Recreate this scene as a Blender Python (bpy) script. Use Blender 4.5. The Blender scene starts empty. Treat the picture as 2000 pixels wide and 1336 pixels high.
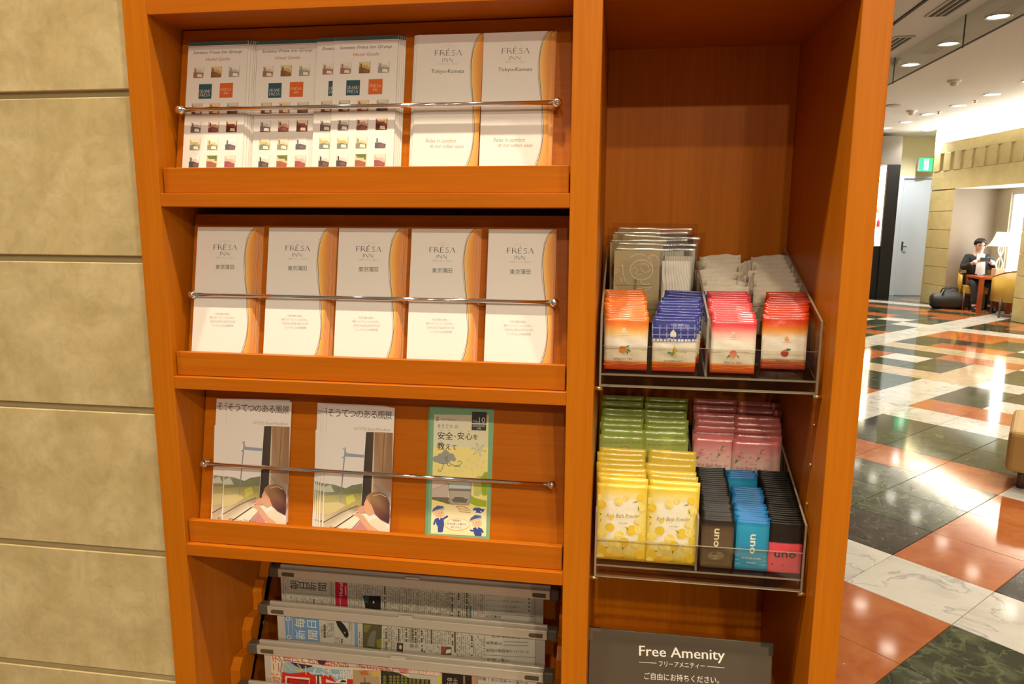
import bpy, bmesh, math, random
from mathutils import Vector, Matrix
R = math.radians
rnd = random.Random(7)
scn = bpy.context.scene
COL = scn.collection

# ------------------------------------------------------------------ camera
CAM = Vector((0.7438, -1.03, 1.45)); YAW, PIT, ROL, FPX = -0.1512, -0.1657, 0.0056, 1403.1
FW = Vector((math.sin(YAW)*math.cos(PIT), math.cos(YAW)*math.cos(PIT), math.sin(PIT)))
_r = Vector((math.cos(YAW), -math.sin(YAW), 0)); _u = _r.cross(FW)
RT = _r*math.cos(ROL) + _u*math.sin(ROL); UP = _u*math.cos(ROL) - _r*math.sin(ROL)
cd = bpy.data.cameras.new('camera'); cam = bpy.data.objects.new('camera', cd); COL.objects.link(cam)
cd.sensor_fit = 'HORIZONTAL'; cd.sensor_width = 36; cd.lens = FPX/2000*36; cd.clip_start = .02; cd.clip_end = 100
m = Matrix((( RT.x, UP.x, -FW.x, CAM.x), (RT.y, UP.y, -FW.y, CAM.y), (RT.z, UP.z, -FW.z, CAM.z), (0, 0, 0, 1)))
cam.matrix_world = m
scn.camera = cam
def ray(x, y): return FW + RT*((x-1000)/FPX) - UP*((y-668)/FPX)
def on(x, y, axis, val):
    d = ray(x, y); return CAM + d*((val-CAM[axis])/d[axis])
def pixel_of(p):
    d = Vector(p)-CAM; z = d.dot(FW); return (1000+FPX*d.dot(RT)/z, 668-FPX*d.dot(UP)/z, z)

# ------------------------------------------------------------------ world, exposure
w = bpy.data.worlds.new('world'); scn.world = w; w.use_nodes = True
bg = w.node_tree.nodes['Background']; bg.inputs[0].default_value = (1.0, .93, .82, 1); bg.inputs[1].default_value = .14
scn.view_settings.view_transform = 'Standard'; scn.view_settings.look = 'None'
scn.view_settings.exposure = 0.66; scn.view_settings.gamma = 1.0; scn.view_settings.use_curve_mapping = False

# ------------------------------------------------------------------ lamps of the room, some added (spot inside each downlight)
CEIL = 3.15
WARM = (1.0, .88, .68)
def spot(x, y, watts, ang=115, col=WARM, blend=.7, z=CEIL-.02, rad=.04):
    l = bpy.data.lights.new('downlight_lamp', 'SPOT'); l.energy = watts; l.color = col; l.spot_size = R(ang); l.spot_blend = blend; l.shadow_soft_size = rad
    o = bpy.data.objects.new('downlight_lamp', l); COL.objects.link(o); o.location = (x, y, z); return o
NEAR_LIGHTS = [(-.5, -.42), (.5, -.42), (1.5, -.42), (.7, -2.7), (1.6, -2.7), (2.5, -2.7), (1.2, -4.6), (2.2, -4.6), (3.2, -4.6)]
ROW_A = [(3.75, 1.15+.93*k) for k in range(8)]
ROW_B = [(5.45, 6.9), (5.5, 7.83), (5.5, 8.77), (5.5, 9.72), (5.49, 10.66), (5.40, 11.50), (5.40, 12.40), (5.35, 13.19)]
for x, y in NEAR_LIGHTS[:3]: spot(x, y, 58, 118)
for x, y in NEAR_LIGHTS[3:6]: spot(x, y, 94, 150)
for x, y in NEAR_LIGHTS[6:]: spot(x, y, 70, 175, blend=.3)  # unseen far row added for low-angle light, beam wider than a real downlight's
for x, y in ROW_A: spot(x, y, 62, 120, (1, .90, .74))
for x, y in ROW_B: spot(x, y, 66, 122, (1, .90, .74))

# ------------------------------------------------------------------ materials
def lin(c):
    if isinstance(c, str):
        c = tuple(int(c[i:i+2], 16) for i in (0, 2, 4))
    return tuple(((v/255)/12.92 if v/255 <= .04045 else (((v/255)+.055)/1.055)**2.4) for v in c[:3])
MATS = {}
def newmat(name):
    m = bpy.data.materials.new(name); m.use_nodes = True
    nt = m.node_tree; return m, nt, nt.nodes['Principled BSDF']
def flat(name, col, rough=.5, metal=0., emit=0., spec=.5, coat=0.):
    if name in MATS: return MATS[name]
    m, nt, b = newmat(name)
    c = lin(col) if not (isinstance(col, tuple) and max(col) <= 1) else col
    b.inputs['Base Color'].default_value = (*c, 1); b.inputs['Roughness'].default_value = rough; b.inputs['Metallic'].default_value = metal
    b.inputs['Specular IOR Level'].default_value = spec
    if coat: b.inputs['Coat Weight'].default_value = coat; b.inputs['Coat Roughness'].default_value = .1
    if emit:
        b.inputs['Emission Color'].default_value = (*c, 1); b.inputs['Emission Strength'].default_value = emit
    MATS[name] = m; return m
def N(nt, t, **kw):
    n = nt.nodes.new(t)
    for k, v in kw.items(): setattr(n, k, v)
    return n
def ramp(nt, stops):
    r = N(nt, 'ShaderNodeValToRGB'); e = r.color_ramp.elements
    while len(e) < len(stops): e.new(.5)
    for el, (p, c) in zip(e, stops): el.position = p; el.color = (*c, 1)
    return r
def wood(name, scale, dark, light, rough=.38):
    m, nt, b = newmat(name)
    g = N(nt, 'ShaderNodeNewGeometry'); mp = N(nt, 'ShaderNodeMapping'); mp.inputs['Scale'].default_value = scale
    nz = N(nt, 'ShaderNodeTexNoise'); nz.inputs['Scale'].default_value = 1; nz.inputs['Detail'].default_value = 6; nz.inputs['Roughness'].default_value = .62; nz.inputs['Distortion'].default_value = .35
    nt.links.new(g.outputs['Position'], mp.inputs[0]); nt.links.new(mp.outputs[0], nz.inputs['Vector'])
    mp2 = N(nt, 'ShaderNodeMapping'); mp2.inputs['Scale'].default_value = tuple(s*.09 for s in scale)
    nz2 = N(nt, 'ShaderNodeTexNoise'); nz2.inputs['Scale'].default_value = 1; nz2.inputs['Detail'].default_value = 3
    nt.links.new(g.outputs['Position'], mp2.inputs[0]); nt.links.new(mp2.outputs[0], nz2.inputs['Vector'])
    mx = N(nt, 'ShaderNodeMath', operation='ADD'); m2 = N(nt, 'ShaderNodeMath', operation='MULTIPLY'); m2.inputs[1].default_value = .55
    nt.links.new(nz2.outputs['Fac'], m2.inputs[0]); nt.links.new(nz.outputs['Fac'], mx.inputs[0]); nt.links.new(m2.outputs[0], mx.inputs[1])
    r = ramp(nt, [(.45, dark), (1.1, light)])
    nt.links.new(mx.outputs[0], r.inputs[0]); nt.links.new(r.outputs[0], b.inputs['Base Color'])
    b.inputs['Roughness'].default_value = rough; b.inputs['Specular IOR Level'].default_value = .13
    MATS[name] = m; return m
WD, WL = (.43, .112, .0026), (.53, .156, .005)
wood_v = wood('veneer_upright', (140, 140, 5), WD, WL)
wood_h = wood('veneer_level', (5, 140, 140), (.40, .097, .0024), (.51, .138, .0048))
wood_y = wood('veneer_depth', (140, 9, 5), WD, WL)  # same tones as the upright veneer, only the grain is stretched differently
wood_table = wood('table_wood', (8, 60, 60), (.26, .045, .012), (.36, .075, .02))

def attr_mat(name, rough, spec=.5, coat=0., bump=0., bscale=200):
    m, nt, b = newmat(name)
    a = N(nt, 'ShaderNodeAttribute', attribute_name='Col'); nt.links.new(a.outputs['Color'], b.inputs['Base Color'])
    b.inputs['Roughness'].default_value = rough; b.inputs['Specular IOR Level'].default_value = spec
    if coat: b.inputs['Coat Weight'].default_value = coat; b.inputs['Coat Roughness'].default_value = .12
    if bump:
        nz = N(nt, 'ShaderNodeTexNoise'); nz.inputs['Scale'].default_value = bscale; nz.inputs['Detail'].default_value = 3
        g = N(nt, 'ShaderNodeNewGeometry'); nt.links.new(g.outputs['Position'], nz.inputs['Vector'])
        bp = N(nt, 'ShaderNodeBump'); bp.inputs['Strength'].default_value = bump; bp.inputs['Distance'].default_value = .004
        nt.links.new(nz.outputs['Fac'], bp.inputs['Height']); nt.links.new(bp.outputs[0], b.inputs['Normal'])
    MATS[name] = m; return m
ink = attr_mat('printed_ink', .55, .3)
foil = attr_mat('sachet_film', .24, .6, .35, .22, 70)
foil_matte = attr_mat('sachet_film_matte', .42, .4, .0, .08, 90)
matte_packet = attr_mat('paper_packet', .8, .25, 0, .6, 120)
news_ink = attr_mat('newsprint_ink', .9, .1)
sign_ink = attr_mat('sign_print', .4, .4)

def clear(name, tint, fac=.10, rough=.03):
    m, nt, b = newmat(name); nt.nodes.remove(b)
    out = nt.nodes['Material Output']
    t = N(nt, 'ShaderNodeBsdfTransparent'); t.inputs[0].default_value = (*tint, 1)
    gl = N(nt, 'ShaderNodeBsdfGlossy'); gl.inputs['Roughness'].default_value = rough
    fr = N(nt, 'ShaderNodeFresnel'); fr.inputs['IOR'].default_value = 1.45
    ad = N(nt, 'ShaderNodeMath', operation='ADD'); ad.inputs[1].default_value = fac; ad.use_clamp = True
    mx = N(nt, 'ShaderNodeMixShader')
    gm = N(nt, 'ShaderNodeNewGeometry'); iv = N(nt, 'ShaderNodeMath', operation='SUBTRACT'); iv.inputs[0].default_value = 1; nt.links.new(gm.outputs['Backfacing'], iv.inputs[1]); mm = N(nt, 'ShaderNodeMath', operation='MULTIPLY'); nt.links.new(ad.outputs[0], mm.inputs[0]); nt.links.new(iv.outputs[0], mm.inputs[1])
    nt.links.new(fr.outputs[0], ad.inputs[0]); nt.links.new(mm.outputs[0], mx.inputs[0]); nt.links.new(t.outputs[0], mx.inputs[1]); nt.links.new(gl.outputs[0], mx.inputs[2]); nt.links.new(mx.outputs[0], out.inputs[0])
    MATS[name] = m; return m
acrylic = clear('clear_acrylic', (.93, .92, .88), .01)
acrylic_edge = flat('acrylic_cut_edge', (.30, .26, .19), .12, spec=.9)
film = clear('clear_film', (.96, .95, .92), .09, .16)
glass = clear('sheet_glass', (.80, .82, .78), .02, .02)
chrome = flat('chrome', (.83, .82, .80), .07, 1.)
brass = flat('brass_pin', (.80, .62, .30), .25, 1.)
alu = flat('brushed_aluminium', (.70, .63, .50), .38, .45)
grey_plastic = flat('grey_plastic', (86, 80, 62), .5)
black_plastic = flat('dark_plastic', (38, 32, 24), .45)
white_paper = flat('white_paper', (.84, .77, .69), .6, spec=.3)
orange_paper = flat('orange_paper', (.82, .40, .13), .55, spec=.3)
newsprint = flat('newsprint', (.52, .47, .37), .9, spec=.1)

# ------------------------------------------------------------------ mesh helpers
class MB:
    def __init__(s): s.v = []; s.f = []; s.mi = []; s.sm = []; s.c = {}
    def add(s, vs, fs, mi=0, smooth=False):
        k = len(s.v); s.v += [tuple(p) for p in vs]
        for f in fs: s.f.append(tuple(i+k for i in f)); s.mi.append(mi); s.sm.append(smooth)
        return s
    def box(s, a, b, mi=0, M=None):
        x0, y0, z0 = a; x1, y1, z1 = b
        vs = [Vector(p) for p in ((x0,y0,z0),(x1,y0,z0),(x1,y1,z0),(x0,y1,z0),(x0,y0,z1),(x1,y0,z1),(x1,y1,z1),(x0,y1,z1))]
        if M: vs = [M @ p for p in vs]
        return s.add(vs, [(0,3,2,1),(4,5,6,7),(0,1,5,4),(1,2,6,5),(2,3,7,6),(3,0,4,7)], mi)
    def prism(s, pts, axis, a, b, mi=0):
        # pts: 2D outline in the two other axes, counter-clockwise or not
        n = len(pts)
        def P(p, t):
            q = list(p); q.insert(axis, t); return tuple(q)
        vs = [P(p, a) for p in pts] + [P(p, b) for p in pts]
        fs = [tuple(range(n))[::-1], tuple(range(n, 2*n))] + [(i, (i+1) % n, n+(i+1) % n, n+i) for i in range(n)]
        return s.add(vs, fs, mi)
    def tube(s, pts, rad, n=10, mi=0, caps=True):
        pts = [Vector(p) for p in pts]; rr = rad if isinstance(rad, (list, tuple)) else [rad]*len(pts)
        vs = []; prev = None
        for i, p in enumerate(pts):
            d = (pts[min(i+1, len(pts)-1)]-pts[max(i-1, 0)]).normalized()
            a = prev if prev is not None else (Vector((0,0,1)) if abs(d.z) < .9 else Vector((1,0,0)))
            a = (a-d*a.dot(d)).normalized(); prev = a; b = d.cross(a)
            for k in range(n):
                t = 2*math.pi*k/n; vs.append(p+(a*math.cos(t)+b*math.sin(t))*rr[i])
        fs = [(i*n+k, i*n+(k+1) % n, (i+1)*n+(k+1) % n, (i+1)*n+k) for i in range(len(pts)-1) for k in range(n)]
        s.add(vs, fs, mi, True)
        if caps:
            k0 = len(s.v)-len(vs)
            s.f += [tuple(k0+k for k in range(n))[::-1], tuple(k0+(len(pts)-1)*n+k for k in range(n))]; s.mi += [mi, mi]; s.sm += [False, False]
        return s
    def lathe(s, prof, n=24, mi=0, M=None, smooth=True):
        vs = []
        for r_, z in prof:
            for k in range(n):
                t = 2*math.pi*k/n; p = Vector((r_*math.cos(t), r_*math.sin(t), z)); vs.append(M @ p if M else p)
        fs = [(i*n+k, i*n+(k+1) % n, (i+1)*n+(k+1) % n, (i+1)*n+k) for i in range(len(prof)-1) for k in range(n)]
        return s.add(vs, fs, mi, smooth)
    def mesh(s, name, mats):
        me = bpy.data.meshes.new(name); me.from_pydata(s.v, [], s.f)
        for m_ in (mats if isinstance(mats, (list, tuple)) else [mats]): me.materials.append(m_)
        me.polygons.foreach_set('material_index', s.mi); me.polygons.foreach_set('use_smooth', s.sm)
        me.validate(); me.update()
        return me
    def obj(s, name, mats, parent=None, bevel=0, **kw):
        me = s.mesh(name, mats)
        if bevel:
            bm = bmesh.new(); bm.from_mesh(me)
            bmesh.ops.remove_doubles(bm, verts=bm.verts, dist=1e-6)
            es = [e for e in bm.edges if len(e.link_faces) == 2 and e.calc_face_angle(0) > .5]
            bmesh.ops.bevel(bm, geom=es, offset=bevel, segments=3 if bevel >= .015 else 1, affect='EDGES', profile=.5)
            bmesh.ops.recalc_face_normals(bm, faces=bm.faces); bm.to_mesh(me); bm.free()
        return put(name, me, parent, **kw)
def put(name, me, parent=None, M=None):
    o = bpy.data.objects.new(name, me); COL.objects.link(o)
    if M is not None: o.matrix_world = M
    if parent: o.parent = parent
    return o
def tag(o, label=None, cat=None, group=None, kind=None):
    for k, v in (('label', label), ('category', cat), ('group', group), ('kind', kind)):
        if v: o[k] = v
    return o
def empty(name, loc=(0,0,0), rz=0, rx=0):
    o = bpy.data.objects.new(name, None); COL.objects.link(o); o.location = loc; o.rotation_euler = (rx, 0, rz); o.empty_display_size = .05; return o
def copy_tree(o, parent=None):
    c = o.copy(); COL.objects.link(c); c.parent = parent
    for ch in o.children: copy_tree(ch, c)
    return c
def boxo(name, a, b, mat, parent=None, bevel=0): return MB().box(a, b).obj(name, mat, parent, bevel)

# ------------------------------------------------------------------ flat print: coloured shapes laid on a surface
_tc = {}
def text_mesh(s_):
    if s_ not in _tc:
        c = bpy.data.curves.new('t', 'FONT'); c.body = s_; c.resolution_u = 2; c.size = 1
        o = bpy.data.objects.new('t', c); me = bpy.data.meshes.new_from_object(o)
        _tc[s_] = ([(v.co.x, v.co.y) for v in me.vertices], [tuple(p.vertices) for p in me.polygons])
        bpy.data.objects.remove(o); bpy.data.curves.remove(c); bpy.data.meshes.remove(me)
    return _tc[s_]
class Print:
    """shapes given in pixels of a zoomed crop (origin ox,oy, factor k) and laid on the plane y=0 of the matrix M"""
    def __init__(s, M, crop=(0, 0, 1), surf=None, step=.00004, base=.00012):
        s.M = M; s.Mi = M.inverted(); s.crop = crop; s.v = []; s.f = []; s.c = []; s.layer = 0; s.bb = []; s.clip = None; s.surf = surf; s.step = step; s.base = base
        s.o = M @ Vector((0,0,0)); s.n = (M.to_3x3() @ Vector((0,-1,0))).normalized()
    def loc(s, x, y):
        ox, oy, k = s.crop; d = ray(ox+x/k, oy+y/k); t = (s.o-CAM).dot(s.n)/d.dot(s.n)
        p = s.Mi @ (CAM+d*t); return (p.x, p.z)
    def raw(s, pts, faces, cols, lift=None):
        if s.clip:
            c = s.clip; pts = [(min(max(x, c[0]), c[1]), min(max(z, c[2]), c[3])) for x, z in pts]
        a0 = min(p[0] for p in pts); a1 = max(p[0] for p in pts); b0 = min(p[1] for p in pts); b1 = max(p[1] for p in pts); lay = 0
        for q in s.bb:
            if q[4] > lay and q[0] < a1 and q[1] > a0 and q[2] < b1 and q[3] > b0: lay = q[4]
        lay += 1; s.bb.append((a0, a1, b0, b1, lay))
        k = len(s.v); off = s.base+s.step*lay
        for x, z in pts: s.v.append((x, (s.surf(x, z) if s.surf else 0)-off, z))
        for f in faces: s.f.append(tuple(i+k for i in f))
        s.c += cols if isinstance(cols, list) else [lin(cols)]*len(pts)
    def poly(s, px, col):
        s.layer += 1; pts = [s.loc(*p) for p in px]
        s.raw(pts, [tuple(range(len(pts)))], [lin(c) for c in col] if isinstance(col, list) else col)
    def rect(s, x0, y0, x1, y1, col): s.poly([(x0,y0),(x1,y0),(x1,y1),(x0,y1)], col)
    def lpoly(s, pts, col):
        s.layer += 1; s.raw(pts, [tuple(range(len(pts)))], [lin(c) for c in col] if isinstance(col, list) else col)
    def circ(s, x, y, rx, ry=None, col='000000', n=14, a0=0, a1=360):
        ry = ry or rx
        s.poly([(x+rx*math.cos(R(a0+(a1-a0)*k/n)), y+ry*math.sin(R(a0+(a1-a0)*k/n))) for k in range(n)], col)
    def line(s, px, wd, col, local=False):
        s.layer += 1
        P = [Vector(p) if local else Vector(s.loc(*p)) for p in px]
        if not local: wd = wd*s.scale(*px[0])
        vs = []
        for i, p in enumerate(P):
            d = (P[min(i+1, len(P)-1)]-P[max(i-1, 0)]); d = d.normalized() if d.length else Vector((1, 0)); nn = Vector((-d.y, d.x))*wd/2
            vs += [tuple(p+nn), tuple(p-nn)]
        s.raw(vs, [(2*i, 2*i+1, 2*i+3, 2*i+2) for i in range(len(P)-1)], col)
    def ring(s, x, y, r_, wd, col, ry=None, n=18, a0=0, a1=360):
        ry = ry or r_
        s.line([(x+r_*math.cos(R(a0+(a1-a0)*k/n)), y+ry*math.sin(R(a0+(a1-a0)*k/n))) for k in range(n+1)], wd, col)
    def scale(s, x, y):
        a = Vector(s.loc(x, y)); b = Vector(s.loc(x+1, y)); return (b-a).length
    def text(s, t, xl, yl, xr, yr, h, col, shear=0, rot=0):
        a = Vector(s.loc(xl, yl)); b = Vector(s.loc(xr, yr)); hh = h*s.scale((xl+xr)/2, (yl+yr)/2)
        s.ltext(t, a, b, hh, col, shear)
    def ltext(s, t, a, b, hh, col, shear=0):
        vs, fs = text_mesh(t); s.layer += 1
        if not vs: return
        vs = [(x+shear*y, y) for x, y in vs]
        x0 = min(v[0] for v in vs); x1 = max(v[0] for v in vs); y0 = min(v[1] for v in vs); y1 = max(v[1] for v in vs)
        a = Vector(a); b = Vector(b); d = (b-a); up = Vector((-d.y, d.x)).normalized()
        s.raw([tuple(a+d*((x-x0)/(x1-x0))+up*(((y-y0)/(y1-y0)-.5)*hh)) for x, y in vs], fs, col)
    def glyph(s, ch, cx, cy, w_, h_, col, rot=0):
        """one character's square centred at (cx,cy), w_ x h_ pixels, turned by rot degrees"""
        vs, fs = text_mesh(ch); s.layer += 1
        if not vs: return
        c = Vector(s.loc(cx, cy)); k = s.scale(cx, cy); q = []
        for x, y in vs:
            x, y = (x-.5), (y-.38)
            if rot == 90: x, y = -y, x
            q.append((c.x+x*w_*k, c.y+y*h_*k))
        s.raw(q, fs, col)
    def build(s, name, mat=None, parent=None):
        me = bpy.data.meshes.new(name); me.from_pydata(s.v, [], s.f); me.materials.append(mat or ink)
        ca = me.color_attributes.new('Col', 'FLOAT_COLOR', 'POINT')
        ca.data.foreach_set('color', [x for c in s.c for x in (*c, 1)])
        me.update()
        return put(name, me, parent) if parent is not None else me
def colour_mesh(name, v, f, cols, mat, smooth=True):
    me = bpy.data.meshes.new(name); me.from_pydata(v, [], f); me.materials.append(mat)
    ca = me.color_attributes.new('Col', 'FLOAT_COLOR', 'POINT'); ca.data.foreach_set('color', [x for c in cols for x in (*c, 1)])
    me.polygons.foreach_set('use_smooth', [smooth]*len(me.polygons)); me.update(); return me
# ================================================================== THE SETTING
def stone(name, c1, c2, c3, scale, rough, vein=None, vscale=3., vwidth=.03, spots=None, spec=.62, wave=1.5, fine=0.):
    m, nt, b = newmat(name)
    g = N(nt, 'ShaderNodeNewGeometry'); oi = N(nt, 'ShaderNodeObjectInfo')
    ml = N(nt, 'ShaderNodeVectorMath', operation='SCALE'); ml.inputs['Scale'].default_value = 37.
    cb = N(nt, 'ShaderNodeCombineXYZ'); nt.links.new(oi.outputs['Random'], cb.inputs[0]); nt.links.new(oi.outputs['Random'], cb.inputs[2])
    nt.links.new(cb.outputs[0], ml.inputs[0])
    ad = N(nt, 'ShaderNodeVectorMath', operation='ADD'); nt.links.new(g.outputs['Position'], ad.inputs[0]); nt.links.new(ml.outputs[0], ad.inputs[1])
    nz = N(nt, 'ShaderNodeTexNoise'); nz.inputs['Scale'].default_value = scale; nz.inputs['Detail'].default_value = 7; nz.inputs['Roughness'].default_value = .6; nz.inputs['Distortion'].default_value = wave
    nt.links.new(ad.outputs[0], nz.inputs['Vector'])
    r = ramp(nt, [(.32, c1), (.52, c2), (.72, c3)]); nt.links.new(nz.outputs['Fac'], r.inputs[0]); last = r.outputs[0]
    if vein:
        nv = N(nt, 'ShaderNodeTexNoise'); nv.inputs['Scale'].default_value = vscale; nv.inputs['Detail'].default_value = 5; nv.inputs['Distortion'].default_value = 1.2
        nt.links.new(ad.outputs[0], nv.inputs['Vector'])
        sb = N(nt, 'ShaderNodeMath', operation='SUBTRACT'); sb.inputs[1].default_value = .5; ab = N(nt, 'ShaderNodeMath', operation='ABSOLUTE')
        nt.links.new(nv.outputs['Fac'], sb.inputs[0]); nt.links.new(sb.outputs[0], ab.inputs[0])
        vr = ramp(nt, [(0., (1, 1, 1)), (vwidth, (0, 0, 0))]); nt.links.new(ab.outputs[0], vr.inputs[0])
        mu = N(nt, 'ShaderNodeMath', operation='MULTIPLY'); mu.inputs[1].default_value = vein[1]; nt.links.new(vr.outputs[0], mu.inputs[0])
        mx = N(nt, 'ShaderNodeMix', data_type='RGBA'); nt.links.new(mu.outputs[0], mx.inputs[0]); nt.links.new(last, mx.inputs[6]); mx.inputs[7].default_value = (*vein[0], 1); last = mx.outputs[2]
    if spots:
        ns = N(nt, 'ShaderNodeTexNoise'); ns.inputs['Scale'].default_value = spots[1]; ns.inputs['Detail'].default_value = 2; nt.links.new(ad.outputs[0], ns.inputs['Vector'])
        sr = ramp(nt, [(spots[2], (0, 0, 0)), (spots[2]+.03, (1, 1, 1))]); nt.links.new(ns.outputs['Fac'], sr.inputs[0])
        mx = N(nt, 'ShaderNodeMix', data_type='RGBA'); nt.links.new(sr.outputs[0], mx.inputs[0]); nt.links.new(last, mx.inputs[6]); mx.inputs[7].default_value = (*spots[0], 1); last = mx.outputs[2]
    if fine:
        nf = N(nt, 'ShaderNodeTexNoise'); nf.inputs['Scale'].default_value = 38; nf.inputs['Detail'].default_value = 8; nf.inputs['Roughness'].default_value = .7; nf.inputs['Distortion'].default_value = 1.0; nt.links.new(ad.outputs[0], nf.inputs['Vector'])
        fr_ = ramp(nt, [(.30, (1-fine,)*3), (.55, (1, 1, 1)), (.75, (1+fine*.5,)*3)]); nt.links.new(nf.outputs['Fac'], fr_.inputs[0])
        mx = N(nt, 'ShaderNodeMix', data_type='RGBA', blend_type='MULTIPLY'); mx.inputs[0].default_value = 1; nt.links.new(last, mx.inputs[6]); nt.links.new(fr_.outputs[0], mx.inputs[7]); last = mx.outputs[2]
    nt.links.new(last, b.inputs['Base Color']); b.inputs['Roughness'].default_value = rough; b.inputs['Specular IOR Level'].default_value = spec
    MATS[name] = m; return m
tile_mats = {
 'W': stone('white_marble', (.62, .59, .52), (.74, .71, .63), (.80, .77, .69), 4, .08, ((.36, .35, .33), .7), 3.4, .020, wave=.9),
 'R': stone('red_marble', (.42, .11, .03), (.50, .155, .045), (.56, .20, .065), 6, .08, ((.62, .40, .20), .18), 1.6, .005, ((.74, .60, .42), 22, .78), wave=.8),
 'G': stone('green_marble', (.022, .028, .017), (.050, .060, .034), (.13, .15, .08), 9, .08, ((.20, .23, .11), .55), 7, .03, wave=.7),
 'K': stone('black_marble', (.02, .019, .016), (.042, .039, .031), (.09, .083, .065), 10, .08, ((.22, .2, .15), .3), 7, .02, ((.40, .36, .28), 30, .74)),
 'B': stone('beige_marble', (.50, .38, .22), (.60, .47, .29), (.66, .53, .34), 5, .09, ((.42, .30, .16), .3), 3, .015)}
T_A = Vector((1.9696, 2.1854)); TS = .4; TU = Vector((math.cos(R(46)), math.sin(R(46)))); TV = Vector((math.sin(R(46)), -math.cos(R(46))))
TILE = {}
def trow(j, i0, s_):
    for k, ch in enumerate(s_):
        if ch != '.': TILE[(i0+k, j)] = ch
trow(1, -4, 'GGGWKR'); trow(0, -4, 'RRRWRRRW'); trow(-1, -3, 'RRWKGGRGGW'); trow(-2, -2, 'RWGGGRGGWRW')
trow(-3, 1, 'GGRGKWRGGWGGWB'); trow(-4, 3, 'WWWWWWWBBBRBG'); trow(-5, 5, 'WRGGGBGGRBRGG')
trow(-5, 6, 'WRGGBGGRBRG'); trow(-6, 8, 'RGBGWGBRGRRW'); trow(-7, 10, 'BRRGBGGRRWGGRG'); trow(-8, 12, 'GBWWWWWWWWWWWWWWWW')
trow(-9, 14, 'BGRGGWGGRRGRW'); trow(-10, 15, 'BGRGGWGGRGRGW'); trow(-11, 16, 'RKGWGRGGRKW'); trow(-12, 18, 'GWGRKGRGWG')
def tcol(i, j):
    if (i, j) in TILE: return TILE[(i, j)]
    if j in (-4, -8) or i in (-1, 6, 19, 26) or j in (6, 12): return 'W'
    return 'GRKGR'[(i*2+j*3+(i*j) % 3) % 5]
fl = MB().box((-3.5, -6.5, -.08), (8.2, 16, -.012)).obj('floor', flat('mortar', (52, 46, 38), .8)); tag(fl, kind='structure')
def tile_mesh(ch):
    g = .0012; b = .0012; h = TS
    vs = [(g,g,-.012),(h-g,g,-.012),(h-g,h-g,-.012),(g,h-g,-.012),(g,g,-b),(h-g,g,-b),(h-g,h-g,-b),(g,h-g,-b),(g+b,g+b,0),(h-g-b,g+b,0),(h-g-b,h-g-b,0),(g+b,h-g-b,0)]
    fs = [(0,1,5,4),(1,2,6,5),(2,3,7,6),(3,0,4,7),(4,5,9,8),(5,6,10,9),(6,7,11,10),(7,4,8,11),(8,9,10,11)]
    return vs, fs
TMESH = {}
for ch, mt in tile_mats.items():
    b_ = MB(); v_, f_ = tile_mesh(ch); b_.add(v_, f_); TMESH[ch] = b_.mesh('floor_tile', mt)
rest = {ch: MB() for ch in tile_mats}
cand = []
for i in range(-22, 36):
    for j in range(-34, 20):
        # tile spans i..i+1 along U, j..j+1 along V ; local x axis = V, y axis = U
        o = T_A+TU*TS*i+TV*TS*j; c = T_A+TU*TS*(i+.5)+TV*TS*(j+.5)
        if not (-3.2 < c.x < 7.6 and -3.8 < c.y < 15.2): continue
        seen = False; area = 0
        if c.y > -.6:
            x, y, z = pixel_of((c.x, c.y, 0))
            if z > .5 and x > 1560 and x < 2090 and y < 1430 and y > 560: seen = True; area = 1/z**2
        cand.append((seen, area, i, j, o))
cand.sort(key=lambda t: (-t[0], -t[1]))
rotM = Matrix.Rotation(math.atan2(TV.y, TV.x), 4, 'Z')
n_single = 0
for seen, area, i, j, o in cand:
    ch = tcol(i, j)
    if seen and n_single < 290:
        n_single += 1
        put('tile', TMESH[ch], fl, Matrix.Translation((o.x, o.y, 0)) @ rotM)
    else:
        v_, f_ = tile_mesh(ch); M_ = Matrix.Translation((o.x, o.y, 0)) @ rotM
        rest[ch].add([M_ @ Vector(p) for p in v_], f_)
bb = MB(); mi = 0; ml = []
for ch, b_ in rest.items():
    if b_.v: bb.add(b_.v, b_.f, len(ml)); ml.append(tile_mats[ch])
o = bb.obj('tile_field', ml, fl); tag(o, kind='stuff')

# ---------------------------------------------------------------- ceiling and its fixtures
ceil_m = flat('ceiling_paint', (.70, .70, .68), .9, spec=.1)
cl = MB().box((-3.5, -6.5, CEIL), (8.2, 16, CEIL+.1)).obj('ceiling', ceil_m); tag(cl, kind='structure')
lens_m = flat('lamp_lens', (1., .93, .78), .4, emit=9.); trim_m = flat('lamp_trim', (.75, .72, .66), .35, spec=.5)
def downlight(x, y, label, group, rad=.085):
    e = empty('downlight', (x, y, CEIL-.001)); tag(e, label, 'ceiling light', group)
    MB().lathe([(rad, 0), (rad+.016, -.003), (rad+.018, -.008), (rad, -.010), (rad-.004, -.004), (rad-.012, .0)], 28).obj('trim_ring', trim_m, e)
    MB().lathe([(0.0005, -.003), (rad-.006, -.003), (rad-.006, -.001), (.0005, -.001)], 28).obj('lens', lens_m, e)
for k, (x, y) in enumerate(ROW_A): downlight(x, y, 'round recessed downlight in the ceiling row beside the hanging glass screen', 'downlights beside the glass screen')
for k, (x, y) in enumerate(ROW_B): downlight(x, y, 'round recessed downlight in the ceiling row beside the bright cove', 'downlights beside the cove')
for k, (x, y) in enumerate(NEAR_LIGHTS): downlight(x, y, 'unseen round recessed downlight in the ceiling, lighting the shelf unit', 'downlights over the shelf unit')
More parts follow.
